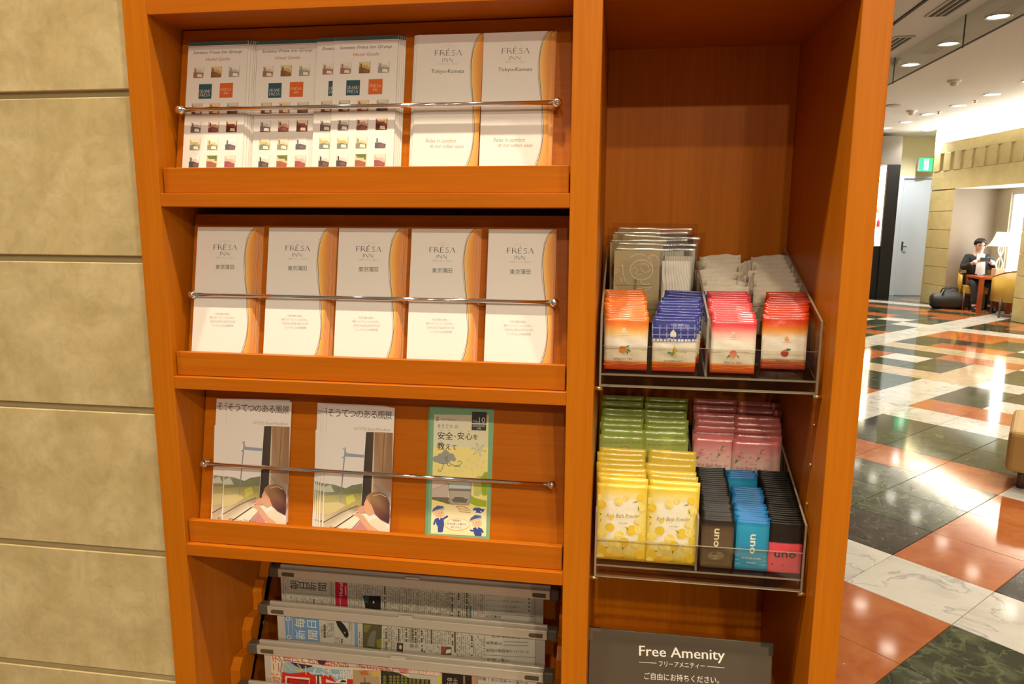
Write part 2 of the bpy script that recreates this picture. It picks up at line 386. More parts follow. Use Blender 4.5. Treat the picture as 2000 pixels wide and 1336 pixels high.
def detector(px, py, label):
    p = on(px, py, 2, CEIL); e = empty('smoke_detector', (p.x, p.y, CEIL)); tag(e, label, 'smoke detector')
    wm = flat('detector_plastic', (.66, .62, .54), .5)
    MB().lathe([(.075, 0), (.075, -.018), (.062, -.026), (.0005, -.026)], 24).obj('base', wm, e)
    MB().lathe([(.045, -.026), (.045, -.040), (.034, -.062), (.018, -.070), (.0005, -.070)], 24).obj('sensor_head', wm, e)
detector(1864, 157, 'white smoke detector between the two downlight rows, alone on bare ceiling')
detector(1749, 116, 'small smoke detector seen behind the hanging glass screen')
detector(1781, 216, 'small smoke detector past the glass screen, beside a flat disc cover')
p = on(1745, 205, 2, CEIL)
tag(MB().lathe([(.0005, 0), (.11, 0), (.11, -.012), (.095, -.02), (.0005, -.022)], 28, M=Matrix.Translation((p.x, p.y, CEIL))).obj('ceiling_disc_cover', flat('speaker_cover', (.42, .37, .30), .7)), 'flat round grey-brown cover disc on the ceiling beside a smoke detector', 'ceiling cover')
for k, (px, py) in enumerate([(1905, 196), (1834, 218)]):
    p = on(px, py, 2, CEIL)
    tag(MB().lathe([(.03, 0), (.03, -.006), (.012, -.01), (.012, -.03), (.022, -.032), (.022, -.036), (.0005, -.037)], 14, M=Matrix.Translation((p.x, p.y, CEIL))).obj('sprinkler_head', flat('sprinkler_metal', (.5, .46, .4), .3, .8)), 'tiny metal sprinkler head hanging from the ceiling between downlights', 'sprinkler', 'ceiling sprinklers')
slot_m = flat('vent_slot', (60, 55, 42), .7); vent_m = flat('vent_frame', (.50, .47, .40), .5)
for k, (x, y, L, lab) in enumerate([(3.24, 5.35, .75, 'linear ceiling vent with dark slots, near a glass screen joint'), (3.24, 6.75, .75, 'linear ceiling vent with dark slots, near the far glass screen joint')]):
    e = empty('ceiling_vent', (x, y, CEIL)); tag(e, lab, 'vent')
    MB().box((-.09, -L/2, -.012), (.09, L/2, 0)).obj('frame', vent_m, e, .002)
    for q in (-.05, 0, .05): MB().box((q-.014, -L/2+.03, -.016), (q+.014, L/2-.03, -.0121)).obj('slot', slot_m, e)
tag(MB().box((2.97, 1.0, CEIL-.012), (2.995, 12, CEIL-.0005)).obj('trim_2', flat('ceiling_groove', (70, 60, 48), .8)), kind='structure')
# hanging glass smoke screen
e = empty('glass_smoke_screen', (3.47, 5.9, 2.9)); tag(e, 'hanging clear glass smoke screen with thin dark bottom edge under the ceiling', 'glass screen')
rim = flat('screen_edge', (70, 66, 58), .4)
ys = [2.05, 3.67, 5.72, 7.30, 9.2]
for a, b in zip(ys, ys[1:]):
    MB().box((-.003, a-5.9+.004, .006), (.003, b-5.9-.004, .249)).obj('pane', glass, e)
    MB().box((-.006, a-5.9, -.006), (.006, b-5.9, .006)).obj('edge_strip', rim, e)
for a in ys[1:-1]: MB().box((-.005, a-5.9-.004, -.012), (.005, a-5.9+.004, .249)).obj('joint_strip', rim, e)

# ---------------------------------------------------------------- stone wall beside the shelf unit
trav = stone('cream_travertine', (.53, .40, .18), (.61, .475, .235), (.68, .545, .29), 6.5, .42, ((.40, .30, .13), .30), 3., .09, ((.30, .22, .09), 60, .80), .35, 1.6, fine=.16)
gro = flat('stone_joint', (.40, .31, .15), .7)
WY = .018
wl = MB().box((-1.6, WY+.009, 0), (-.0005, .42, CEIL)).obj('wall_left', gro); tag(wl, kind='structure')
gz = [on(125, q, 1, WY).z for q in (184, 505, 795, 1067, 1303)]
edges = [CEIL, 1.45+(gz[0]-gz[1])*1.0+(gz[0]-1.45)] + gz + [gz[-1]-(gz[-2]-gz[-1])*k for k in (1, 2)] + [0]
edges = sorted(edges, reverse=True)
for a, b in zip(edges, edges[1:]):
    if a-b < .02: continue
    MB().box((-1.6, WY, b+.0055), (-.0008, WY+.0119, a-.0055)).obj('stone_panel', trav, wl, .0012)
# wall behind the unit
tag(MB().box((-1.6, .43, 0), (1.0751, .55, CEIL)).obj('wall_back', gro), kind='structure')
# ================================================================== THE SHELF UNIT
L0, L1, D0, D1, R0, R1 = 0., .0388, .668, .7076, 1.0366, 1.0751
ZT = 1.7484; S1T, S1B, S2T, S2B, S3T, S3B = 1.4900, 1.4700, 1.2030, 1.1828, .9178, .8973
DEP = .36; TOPZ = 2.02
unit = empty('display_shelf', (0, 0, 0)); tag(unit, 'orange-brown wooden display shelf unit with leaflet racks and open amenity cells', 'shelf unit')
B1 = .0007
def part(name, a, b, mat, bev=B1): return boxo(name, a, b, mat, unit, bev)
part('side_panel', (L0, 0, 0), (L1, DEP, TOPZ), wood_v); part('divider_panel', (D0, 0, 0), (D1, DEP, TOPZ), wood_v); part('side_panel', (R0, 0, 0), (R1, DEP, TOPZ), wood_v)
part('top_board', (L1, .0004, ZT), (D0, DEP-.012, TOPZ), wood_h); part('top_board', (D1, .0004, 1.755), (R0, DEP-.012, TOPZ), wood_h)
for zb, zt in ((S1B, S1T), (S2B, S2T), (S3B, S3T), (.08, .10)): part('shelf_board', (L1, .0004, zb), (D0, DEP-.012, zt), wood_h)
part('shelf_board', (D1, .02, .62), (R0, DEP-.012, .64), wood_h); part('shelf_board', (D1, .0004, .08), (R0, DEP-.012, .10), wood_h)
part('back_panel', (L1, .348, .1), (D0, DEP, ZT), wood_v); part('back_panel', (D1, .338, .1), (R0, .35, ZT+.01), wood_v)
part('plinth', (L1, .03, 0), (D0, .05, .08), wood_h); part('plinth', (D1, .03, 0), (R0, .05, .08), wood_h)
TH = math.atan(.205); RXT = Matrix.Rotation(-TH, 4, 'X')
for zt, lab in ((S1T, ''), (S2T, ''), (S3T, '')):
    # leaning display panel, pocket floor, ledge board
    o = MB().box((L1+.003, 0, 0), (D0-.003, .006, .262)).obj('display_panel', wood_h, unit, .0005); o.matrix_world = Matrix.Translation((0, .033, zt)) @ RXT
    part('ledge_floor', (L1+.003, .0187, zt+.024), (D0-.003, .036, zt+.030), wood_h, .0003)
    part('ledge_board', (L1+.0024, .0085, zt+.0006), (D0-.0024, .0185, zt+.039), wood_h, .0008)
    zr = zt+.1285; yr = .0355; yp = .033+.205*.1285
    rl = MB().tube([(.0585, yr, zr), (.645, yr, zr)], .0033, 14).obj('guard_rail', chrome, unit)
    for x in (.0585, .645):
        k = 10; prof = [(.0068*math.sin(math.pi*q/k)+.00001, -.0068*math.cos(math.pi*q/k)) for q in range(k+1)]
        MB().lathe(prof, 20, M=Matrix.Translation((x, yr, zr))).obj('ball_end', chrome, rl)
        MB().tube([(x, yr, zr), (x, yp+.001, zr-.001)], .0030, 12).obj('rail_post', chrome, rl)
# screws, shelf pins
def pin(p, d, mat=brass, r_=.0035): 
    MB().tube([p, Vector(p)+Vector(d)], r_, 10).obj('shelf_pin', mat, unit)
for px, py in ((1592, 830), (1585, 908), (1578, 984)):
    q = on(px, py, 0, R0); pin((R0, q.y, q.z), (-.003, 0, 0), brass, .0028)
q = on(1199, 271, 1, .338); MB().lathe([(.0005, -.004), (.004, -.004), (.006, -.0015), (.006, 0)], 14, M=Matrix.Translation((q.x, .338, q.z)) @ Matrix.Rotation(R(-90), 4, 'X') @ Matrix.Scale(-1, 4, (0, 0, 1))).obj('screw_cap', wood_v, unit)

# ---------------------------------------------------------------- newspaper rack: notched brackets
BARS = [(.235, .754), (.188, .700), (.141, .646), (.094, .592), (.047, .538)]
def bracket(x0, x1):
    pts = [(.30, .894), (.252, .894)]
    for k, (y, z) in enumerate(BARS):
        pts += [(y-.004 if k else y+.030, z+.030) if k == 0 else (y+.010, z+.026), (y+.011, z+.013), (y+.011, z-.0118), (y-.022, z-.010)]
    pts += [(.006, .49), (.006, .44), (.075, .44)]
    return MB().prism(pts, 0, x0, x1).obj('notched_bracket', wood_v, unit)
bracket(L1+.001, .0585); bracket(.648, D0-.001)
for x, d in ((.0585, .002), (.648, -.002)): MB().tube([(x, .20, .66), (x+d, .20, .66)], .004, 12).obj('bracket_screw', grey_plastic, unit)

HL = [(.0615, .6465), (.0600, .6465), (.0600, .6455), (.0600, .6450)]
PAPER_X = []
paperlab = ['grey newspaper with a framed black masthead and a red advertisement', 'grey newspaper with a blue masthead block and a shoe advertisement', 'colourful sports newspaper with big red and blue headlines', 'folded newspaper hanging lowest in the rack']
holdlab = ['aluminium newspaper holder bar, topmost in the notched rack', 'aluminium newspaper holder bar, second from the top in the notched rack', 'aluminium newspaper holder bar, third from the top in the notched rack', 'aluminium newspaper holder bar, fourth from the top in the notched rack']
for k in range(4):
    y, z = BARS[k]; x0, x1 = HL[k]
    h = empty('newspaper_holder', ((x0+x1)/2, y, z)); tag(h, holdlab[k], 'newspaper holder', 'newspaper holders in the rack')
    c = (x0+x1)/2; a, b = x0-c, x1-c
    MB().box((a+.019, -.0085, -.0095), (b-.019, -.0022, .0085)).obj('front_bar', alu, h, .0008)
    MB().box((a+.019, .0022, -.0095), (b-.019, .0080, .0128)).obj('rear_bar', alu, h, .0008)
    for s0, s1 in ((a, a+.0185), (b-.0185, b)): MB().box((s0, -.0098, -.0108), (s1, .0098, .0108)).obj('end_cap', grey_plastic, h, .0025)
    for s0 in (a+.027, b-.053):
        q = MB(); n = 8; pts = [(s0+.004+.004*math.cos(R(90+180*i/n)), -.0015+.004*math.sin(R(90+180*i/n))) for i in range(n+1)] + [(s0+.026, -.0055), (s0+.026, .0025)]
        q.prism([(p_[0], p_[1]) for p_ in pts], 1, -.0096, -.0086).obj('clip', grey_plastic, h)
    MB().box((-.01, -.006, .0086), (.019, -.0024, .0125)).obj('centre_tab', alu, h, .0004)
def newspaper(k, pl, pr_, label):
    y, z = BARS[k]; xa = on(*pl, 1, y-.0012).x; xb = on(*pr_, 1, y-.0012).x
    e = empty('newspaper', (xa, y, z)); tag(e, label, 'newspaper', 'newspapers in the rack'); W = xb-xa
    nx, nz = 14, 12; H_ = .36
    for pg in range(3):
        vs = []; fs = []
        for j in range(nz+1):
            for i in range(nx+1):
                u = i/nx; v = j/nz
                yy = -.0016+.0013*pg + (.0035*v*v*math.sin(u*7+pg*1.3+k)*(1 if v > .25 else 0) if pg else 0)
                vs.append((u*W+(.002*pg if pg else 0)*math.sin(3*pg), yy, .006-H_*v))
        fs = [(j*(nx+1)+i, j*(nx+1)+i+1, (j+1)*(nx+1)+i+1, (j+1)*(nx+1)+i) for j in range(nz) for i in range(nx)]
        MB().add(vs, fs, 0, True).obj('page', newsprint, e)
    P_ = Print(Matrix.Translation((xa, y, z)), base=.0002, step=.00003, surf=lambda x, z_: -.0018)
    return e, P_
INK, GRY = '4a4030', '85765a'
def columns(P_, x0, x1, ytop, slope, hgt, rows=1, seed=1, pitch=20, col=GRY, dens=.75):
    r_ = random.Random(seed); x = x0
    while x < x1:
        y = ytop+slope*(x-x0); ye = y+hgt
        wd = pitch*(.35+.25*r_.random()); big = r_.random() < .14
        c = INK if big else col
        if big: wd = pitch*.9
        yy = y+r_.random()*hgt*.2
        while yy < ye:
            ln = (8+r_.random()*14)*(1.6 if big else 1)
            if r_.random() < dens: P_.poly([(x, yy), (x+wd, yy+wd*slope), (x+wd, min(yy+ln*.8, ye)+wd*slope), (x, min(yy+ln*.8, ye))], c)
            yy += ln
        x += pitch*(1.25 if big else 1)
def vrun(P_, s_, x0, y0, x1, y1, size, col):
    """a vertical headline lying on its side: characters turned, running along the bar"""
    n = len(s_)
    for i, ch in enumerate(s_):
        t = (i+.5)/n; P_.glyph(ch, x0+(x1-x0)*t, y0+(y1-y0)*t, abs(x1-x0)/n*.98 if size is None else size, size or abs(x1-x0)/n, col, 90)
# paper 1
e1, P_ = newspaper(0, (549, 1140), (1061, 1180), paperlab[0])
P_.crop = (540, 1110, 7.143)
P_.line([(165, 88), (740, 128), (725, 375), (165, 335), (165, 88)], 4, '6a5a40'); P_.rect(175, 98, 730, 340, 'b0a079') if False else None
for ch, x, y in (('朝', 258, 222), ('日', 382, 232), ('新', 505, 242), ('聞', 645, 252)): P_.glyph(ch, x, y, 135, 135, '3a3024', 90)
P_.poly([(822, 130), (992, 142), (1000, 545), (828, 525)], 'b3223a'); P_.text('Humab', 905, 378, 905, 180, 50, 'e7c9b0'); P_.line([(968, 240), (972, 370)], 22, 'd88a86'); P_.line([(895, 400), (897, 520)], 14, 'd07a76')
columns(P_, 100, 150, 110, .05, 320, seed=3, pitch=26); columns(P_, 200, 800, 385, .07, 95, seed=4, pitch=24); columns(P_, 760, 820, 140, .05, 360, seed=9, pitch=30)
columns(P_, 1020, 1210, 170, .07, 370, seed=5, pitch=24); columns(P_, 1215, 1460, 180, .07, 180, seed=6, pitch=24)
P_.poly([(1210, 370), (1460, 380), (1460, 580), (1250, 570)], '2b2620'); P_.poly([(1230, 375), (1300, 380), (1285, 470), (1235, 480)], '3f5048'); P_.circ(1360, 465, 12, 18, 'c9b79a')
columns(P_, 1480, 2000, 190, .07, 400, seed=7, pitch=25)
P_.crop = (800, 1120, 7.143)
columns(P_, 100, 860, 190, .075, 380, seed=11, pitch=27); columns(P_, 890, 1020, 260, .07, 330, seed=12, pitch=24, col='8a5a48'); P_.poly([(840, 450), (865, 452), (865, 620), (840, 618)], '4f7468')
P_.line([(1045, 230), (1045, 660)], 4, '6a5a40'); P_.line([(1750, 300), (1750, 690)], 4, '6a5a40'); P_.line([(1050, 550), (1740, 595)], 5, '5a4c38')
vrun(P_, '日本詩歌への新視点', 1065, 275, 1600, 300, None, INK)
for q, (y, xe) in enumerate(((365, 1580), (440, 1540), (500, 1490))): P_.text('あらたに読む古典の世界' [:9], 1065, y, xe, y+30*(xe-1065)/515, 26, GRY)
for y in (350, 405, 460, 515): P_.circ(1668, y, 12, 10, INK)
P_.text('研究書房', 1065, 590, 1275, 600, 40, INK)
P_.build('front_page_print', news_ink, e1)
# paper 2
e2, P_ = newspaper(1, (543, 1230), (1064, 1270), paperlab[1])
P_.crop = (530, 1190, 7.143)
P_.poly([(185, 70), (665, 102), (688, 448), (212, 410)], '6f93b8')
P_.line([(290, 80), (312, 415)], 4, 'd8cfae')
for ch, x, y in (('毎', 405, 185), ('日', 568, 200), ('新', 412, 345), ('聞', 585, 350)): P_.glyph(ch, x, y, 150, 150, 'e3dab8', 90)
for x, y in ((238, 125), (256, 380)): P_.ring(x, y, 26, 12, 'd8cfae')
P_.line([(240, 170), (250, 330)], 16, '9fb4c4')
vrun(P_, '休日版', 705, 200, 712, 380, 34, INK) if False else columns(P_, 700, 740, 200, .05, 190, seed=20, pitch=34)
P_.line([(868, 125), (890, 465), (1120, 480), (1140, 150)], 3, '85765a')
P_.poly([(905, 160), (960, 150), (1020, 205), (1070, 280), (1085, 350), (1065, 395), (1030, 380), (985, 310), (930, 230)], '2e2c24'); P_.circ(1030, 318, 14, 14, '8a8250')
columns(P_, 780, 860, 160, .05, 230, seed=21, pitch=26); columns(P_, 900, 980, 380, .05, 80, seed=22, pitch=26); columns(P_, 1085, 1130, 150, .05, 160, seed=23, pitch=26)
P_.poly([(1165, 145), (1208, 150), (1212, 515), (1168, 505)], '6f93b8'); columns(P_, 1228, 1262, 300, .05, 210, seed=24, pitch=30)
P_.poly([(1280, 185), (1548, 208), (1540, 555), (1280, 525)], '5b5634'); P_.poly([(1390, 320), (1440, 285), (1470, 300), (1440, 520), (1340, 500), (1350, 420)], '777061'); P_.poly([(1300, 200), (1400, 210), (1340, 320), (1290, 300)], '7a7340'); P_.poly([(1470, 420), (1540, 400), (1538, 540), (1480, 530)], '857a2e')
columns(P_, 1570, 1740, 200, .07, 360, seed=25, pitch=24); columns(P_, 1745, 2000, 210, .07, 230, seed=26, pitch=25); P_.poly([(1755, 455), (1845, 465), (1840, 590), (1750, 580)], '4d4538'); P_.circ(1805, 520, 18, 30, 'cfc2a0')
P_.crop = (800, 1210, 6.897)
P_.text('論点', 5, 345, 120, 350, 55, INK); columns(P_, 0, 400, 90, .08, 210, seed=27, pitch=25); columns(P_, 160, 420, 330, .08, 100, seed=28, pitch=25, dens=.4); columns(P_, 420, 600, 130, .08, 200, seed=29, pitch=25)
P_.poly([(425, 352), (568, 362), (568, 475), (425, 465)], '6b5140'); P_.poly([(425, 352), (490, 358), (480, 400), (425, 465)], 'a24a36'); P_.poly([(500, 400), (560, 390), (560, 440), (490, 450)], 'd9cdb4'); P_.poly([(600, 150), (626, 152), (630, 440), (603, 436)], '6e5f42')
columns(P_, 640, 1000, 170, .09, 320, seed=30, pitch=27, dens=.55); P_.line([(1015, 150), (1015, 570)], 4, '6a5a40'); P_.line([(1700, 215), (1700, 650)], 4, '6a5a40'); P_.line([(1015, 470), (1700, 505)], 5, '5a4c38')
vrun(P_, '陸軍省城絵図', 1105, 205, 1490, 225, None, INK); vrun(P_, '島津貴久', 1030, 305, 1250, 318, None, INK); vrun(P_, '戦国文書調査マニュアル', 1030, 405, 1610, 432, None, INK); vrun(P_, '天皇に捧ぐ', 1040, 530, 1350, 545, None, INK)
for y0, xa, xb in ((240, 1500, 1620), (290, 1270, 1600), (335, 1270, 1600), (575, 1170, 1430)): P_.line([(xa, y0), (xb, y0+12)], 10, GRY)
P_.build('front_page_print', news_ink, e2)
# paper 3
e3, P_ = newspaper(2, (518, 1310), (1048, 1336), paperlab[2])
P_.crop = (510, 1266, 6.897)
P_.poly([(140, 75), (2000, 330), (2000, 760), (150, 760)], 'd8cbaa')
P_.poly([(300, 160), (600, 180), (1000, 240), (1600, 250), (1600, 700), (270, 700)], 'd8cbaa')
vrun(P_, '電アへの応援女装', 300, 115, 1180, 205, 130, 'c8384e'); P_.circ(825, 160, 60, 55, '4a3a30'); P_.line([(300, 158), (600, 182), (960, 232), (1590, 258), (1820, 320), (2000, 330)], 7, '5a4a50')
P_.line([(1298, 195), (1300, 250)], 6, '5a4a50'); vrun(P_, '赤日記大丁開', 1310, 215, 1990, 285, 120, 'c8384e')
P_.poly([(380, 175), (700, 225), (690, 265), (600, 290), (420, 250)], '4a3448')
P_.poly([(290, 200), (380, 170), (470, 230), (560, 270), (700, 240), (900, 270), (1210, 290), (1230, 400), (1100, 400), (1020, 440), (930, 400), (830, 350), (700, 350), (600, 320), (400, 330), (300, 320)], '8fb0bc')
P_.poly([(290, 310), (400, 330), (640, 310), (690, 350), (830, 350), (940, 360), (1010, 440), (1100, 400), (1260, 410), (1240, 700), (280, 700)], 'cc3326')
for ch, x, y, c in (('ク', 350, 245, 'cfc452'), ('レ', 500, 260, 'cfc452'), ('ー', 610, 285, 'cfc452'), ('ト', 730, 310, 'e3dccb'), ('な', 880, 315, 'e3dccb'), ('4', 1010, 330, 'e3dccb'), ('番', 1140, 345, 'e3dccb')): P_.glyph(ch, x, y, 170, 150, c, 90)
P_.line([(335, 700), (345, 375), (660, 405), (650, 490), (760, 480), (755, 365)], 26, 'e3d8bd'); P_.line([(365, 700), (372, 405), (640, 430), (630, 560)], 12, '33352a'); P_.line([(775, 360), (770, 480), (690, 490)], 24, '33402f')
P_.line([(800, 370), (815, 560)], 26, 'e3d8bd'); P_.poly([(880, 405), (1000, 450), (1060, 410), (1165, 400), (1160, 470), (880, 450)], 'e3d8bd'); P_.poly([(1060, 450), (1100, 415), (1145, 425), (1150, 450)], '33402f')
vrun(P_, 'スポニチ', 215, 640, 225, 100, 120, 'b8503c') if False else None
for ch, y in (('チ', 130), ('ニ', 245), ('ポ', 390)): P_.glyph(ch, 205, y, 135, 150, 'c9503a', 90)
P_.line([(240, 95), (290, 180), (270, 300), (290, 420), (260, 560)], 14, '7d7f90')
P_.poly([(1240, 280), (1600, 290), (1610, 700), (1250, 700)], 'b59a72'); P_.poly([(1320, 300), (1430, 290), (1460, 350), (1360, 360)], 'b8713a'); P_.poly([(1490, 300), (1590, 290), (1600, 370), (1500, 370)], 'c9b050'); P_.line([(1405, 380), (1405, 480)], 10, '5a4430'); P_.poly([(1340, 450), (1480, 450), (1480, 560), (1350, 560)], '6a5244')
P_.poly([(1615, 285), (1840, 320), (2000, 390), (2000, 700), (1620, 700)], '3c3a26')
for i, x in enumerate((1670, 1750, 1800, 1850, 1905, 1955)): P_.text('000', x, 480, x, 360, 34, 'b5aa3c')
P_.crop = (800, 1210, 6.897)
P_.poly([(0, 650), (415, 700), (415, 755), (0, 710)], 'e3d2b4'); P_.text('水が言日本上天へ', 0, 680, 405, 725, 48, 'b8323c'); P_.line([(0, 712), (412, 757), (415, 695)], 6, '5a4a50')
P_.poly([(0, 780), (280, 800), (290, 1000), (0, 1000)], '3c3a26'); 
for x in (15, 65, 120, 180, 235): P_.text('100', x, 860, x, 790, 34, 'b5aa3c')
P_.poly([(375, 740), (430, 745), (430, 1000), (375, 1000)], 'c9bd4e'); P_.poly([(440, 700), (840, 745), (840, 1000), (440, 1000)], '33291f')
for ch, x, y in (('自', 540, 800), ('伝', 540, 860), ('小', 615, 810), ('説', 615, 865)): P_.glyph(ch, x, y, 70, 60, 'c9bda0', 90)
P_.text('2000', 738, 860, 738, 750, 26, 'c9bda0'); P_.rect(840, 745, 915, 1000, 'b58a68'); P_.line([(918, 740), (918, 1000)], 6, '5a4a38')
vrun(P_, '毛筆一本で効率よく稼げる', 925, 785, 1600, 855, None, INK); vrun(P_, '今宣言に学ぶ', 930, 880, 1560, 940, 70, INK)
P_.build('front_page_print', news_ink, e3)
# ================================================================== LEAFLETS IN THE LEFT RACKS
def fold_mesh(name, w_, h_, t, mats, bulge=.0006):
    """folded leaflet: three leaves, front leaf first, fold at the left, leaves slightly sprung at the right"""
    b_ = MB()
    lt = t/3.6
    for q in range(3):
        y0 = q*t/3; vs = []; n = 6
        for j in range(2):
            for i in range(n+1):
                u = i/n; y = y0 + (bulge*math.sin(math.pi*u) if q else 0)*.3
                vs += [(u*w_, y, j*h_), (u*w_, y+lt, j*h_)]
        S = 2*(n+1)
        fs = []; ms = []
        for i in range(n):
            a = 2*i; c = a+2
            fs += [(a, c, c+S, a+S), (a+1, a+1+S, c+1+S, c+1), (a, a+1, c+1, c), (a+S, c+S, c+1+S, a+1+S)]; ms += [0 if q == 0 else 1, 1, 1, 1]
        fs += [(0, S, S+1, 1), (2*n, 2*n+1, S+2*n+1, S+2*n)]; ms += [0, 1]
        k = len(b_.v); b_.v += vs
        for f, mm in zip(fs, ms): b_.f.append(tuple(i+k for i in f)); b_.mi.append(mm); b_.sm.append(False)
    b_.add([(-.0002, 0, 0), (0, t*.95, 0), (0, t*.95, h_), (-.0002, 0, h_)], [(0, 1, 2, 3)], 0)
    return b_.mesh(name, mats)
def lean(x, y, z, roll=0): return Matrix.Translation((x, y, z)) @ RXT @ Matrix.Rotation(R(roll), 4, 'Y')
PANEL_AT_FLOOR = .033+.205*.030     # y of the leaning panel where the pocket floor meets it
def stack(name, me, pm, x, zf, n, t, labels, cat, group, dx=None, roll=0, rolls=None):
    """n leaflets leaning on the panel, index 0 the front one"""
    for k in range(n):
        y = PANEL_AT_FLOOR-(n-k)*t/math.cos(TH)-.0003
        off = dx[k] if dx else 0
        o = put(name, me, None, lean(x+off, y, zf+.0004, (rolls[k] if rolls else roll)))
        if pm: put('cover_print', pm, o)
        tag(o, labels[0] if k == 0 else labels[1], cat, group if k else None)
def front_y(n, t): return PANEL_AT_FLOOR-n*t/math.cos(TH)-.0003

# ---- serif capitals of the logo, drawn as thick and thin strokes in a unit box
CAPS = {'F': [[(0,0),(0,1),.16],[(0,1),(.52,.98),.07],[(0,.52),(.42,.52),.06]], 'R': [[(0,0),(0,1),.16],[(0,1),(.36,.98),(.50,.78),(.36,.54),(0,.50),.07],[(.28,.52),(.66,0),.13]],
 'E': [[(0,0),(0,1),.16],[(0,1),(.50,.98),.07],[(0,.52),(.40,.52),.06],[(0,.0),(.52,.02),.07]], 'S': [[(.46,.88),(.28,1),(.08,.90),(.06,.72),(.24,.55),(.42,.40),(.46,.18),(.28,0),(.06,.06),(0,.16),.10]],
 'A': [[(0,0),(.34,1),.06],[(.34,1),(.70,0),.15]], 'I': [[(0,0),(0,1),.15]], 'N': [[(0,0),(0,1),.06],[(0,1),(.62,0),.14],[(.62,0),(.62,1),.06]],
 'G': [[(.62,.84),(.40,1),(.12,.84),(0,.5),(.12,.14),(.40,0),(.62,.10),(.62,.42),.10]], 'D': [[(0,0),(0,1),.15],[(0,1),(.40,.94),(.66,.5),(.40,.05),(0,0),.09]]}
CW = {'F': .72, 'R': .86, 'E': .74, 'S': .70, 'A': .92, 'I': .26, 'N': .88, 'G': .86, 'D': .90}
def logo(P_, word, xl, yl, xr, yr, h, col, accent=None):
    a = Vector(P_.loc(xl, yl)); b = Vector(P_.loc(xr, yr)); hh = h*P_.scale((xl+xr)/2, yl); tot = sum(CW[c] for c in word)
    ex = (b-a).normalized(); wtot = (b-a).length
    x = 0; ey = Vector((-ex.y, ex.x))
    for i, c in enumerate(word):
        for st in CAPS[c]:
            pts = [a+ex*((x+p[0])*wtot/tot)+ey*((p[1]-.5)*hh) for p in st[:-1]]
            P_.line([tuple(p) for p in pts], max(st[-1]*hh*.85, .00035), col, local=True)
        if accent == i:
            p = a+ex*((x+.18)*wtot/tot)+ey*(.66*hh); P_.line([tuple(p), tuple(p+ex*.16*hh+ey*.22*hh)], hh*.09, col, local=True)
        x += CW[c]
def fresa_leaflet(P_, w_, h_, L, Rr_, y0, ye, kind):
    """P_.crop set; L,R: left edge pixels top/bottom ; y0,ye top / ledge pixel rows"""
    def px(u, v):   # u across, v rows 0..1 from top to ledge
        xl = L[0]+(L[1]-L[0])*v; xr = Rr_[0]+(Rr_[1]-Rr_[0])*v
        return (xl+(xr-xl)*u, y0+(ye-y0)*v)
    prof = [(0,.993),(.03,.965),(.06,.93),(.10,.893),(.15,.872),(.205,.857),(.26,.852),(.31,.860),(.36,.868),(.415,.877),(.47,.890),(.52,.905),(.57,.917),(.624,.928),(.68,.938),(.73,.945),(.78,.946),(.83,.940),(.88,.929),(.937,.908),(.97,.890),(1.0,.87)]
    pts = []
    for v, u in prof:
        x, z = P_.loc(*px(u, v)); pts.append((x, min(z, h_-.0001)))
    pts[0] = (w_-.0006, h_-.0002)
    x, z = pts[-1]; pts.append((x-.004, .0008))
    P_.layer += 1; n = len(pts); verts = []; cols = []; fs = []
    for i, (x, z) in enumerate(pts):
        mid = x+(w_-x)*.55; t = z/h_
        ca = lin((246, 200, 118)) if t > .3 else lin((238, 172, 98)); cb = lin((236, 162, 76)); cc = lin((224, 142, 62))
        verts += [(x, z), (mid, z), (w_-.0001, z)]; cols += [ca, cb, cc]
    for i in range(n-1):
        a = 3*i; fs += [(a, a+1, a+4, a+3), (a+1, a+2, a+5, a+4)]
    P_.raw(verts, fs, cols)
    P_.line([(x-.0005, z) for x, z in pts], .0008, '54503c', local=True); P_.line([(x-.0022-.0006*math.sin(i), z) for i, (x, z) in enumerate(pts)], .0006, 'a8684a', local=True)
    c_ = 'c9b28a'
    return px
def arc_letters(P_, word, cx, cy, r_, h, col):
    n = len(word)
    for i, ch in enumerate(word):
        t = R(-150+120*(i+.5)/n); P_.glyph(ch, cx+r_*math.cos(t)+h*.15, cy+r_*.55*math.sin(t), h, h, col)

LW, LH = .1010, .2095
ZF1, ZF2, ZF3 = S1T+.030, S2T+.030, S3T+.030
# ---- row 2: five thick stacks (measured on the fifth)
TT, TN = .00172, 10
T_mesh = fold_mesh('inn_leaflet', LW, LH, TT, [white_paper, orange_paper])
M5 = lean(.5404, front_y(TN, TT), ZF2+.0004)
P_ = Print(M5, (740, 420, 3.711)); px = fresa_leaflet(P_, LW, LH, (797, 767), (1262, 1250), 103, 1060, 'T')
logo(P_, 'FRESA', 932, 258, 1132, 262, 38, '403c34', 2); logo(P_, 'INN', 985, 308, 1070, 310, 27, '55503f'); P_.text('お客様に、新しい、快適さを。', 950, 338, 1105, 342, 9, 'b5a894'); arc_letters(P_, 'SOTETSU', 1027, 240, 58, 16, 'c9bda8')
for ch, x in zip('東京蒲田', (967, 1006, 1044, 1083)): P_.glyph(ch, x, 411, 40, 40, '5b5c58')
for s_, x0, x1, y in (('今日の疲れを癒し、', 950, 1078, 772), ('明日へのリフレッシュのために。', 905, 1115, 801), ('“SWITCH OFF & SWITCH ON”', 908, 1122, 832), ('ワンクラス上の快適空間', 928, 1100, 862)): P_.text(s_, x0, y, x1, y+3, 18, 'aaa69e')
pmT = P_.build('cover_print')
names = ['first', 'second', 'middle', 'fourth', 'fifth']
where = ['the stack next to the stone wall', 'the stack second from the stone wall', 'the middle stack of five', 'the stack second from the post', 'the stack next to the post']
XS2 = [.0588, .1826, .3005, .4189, .5404]
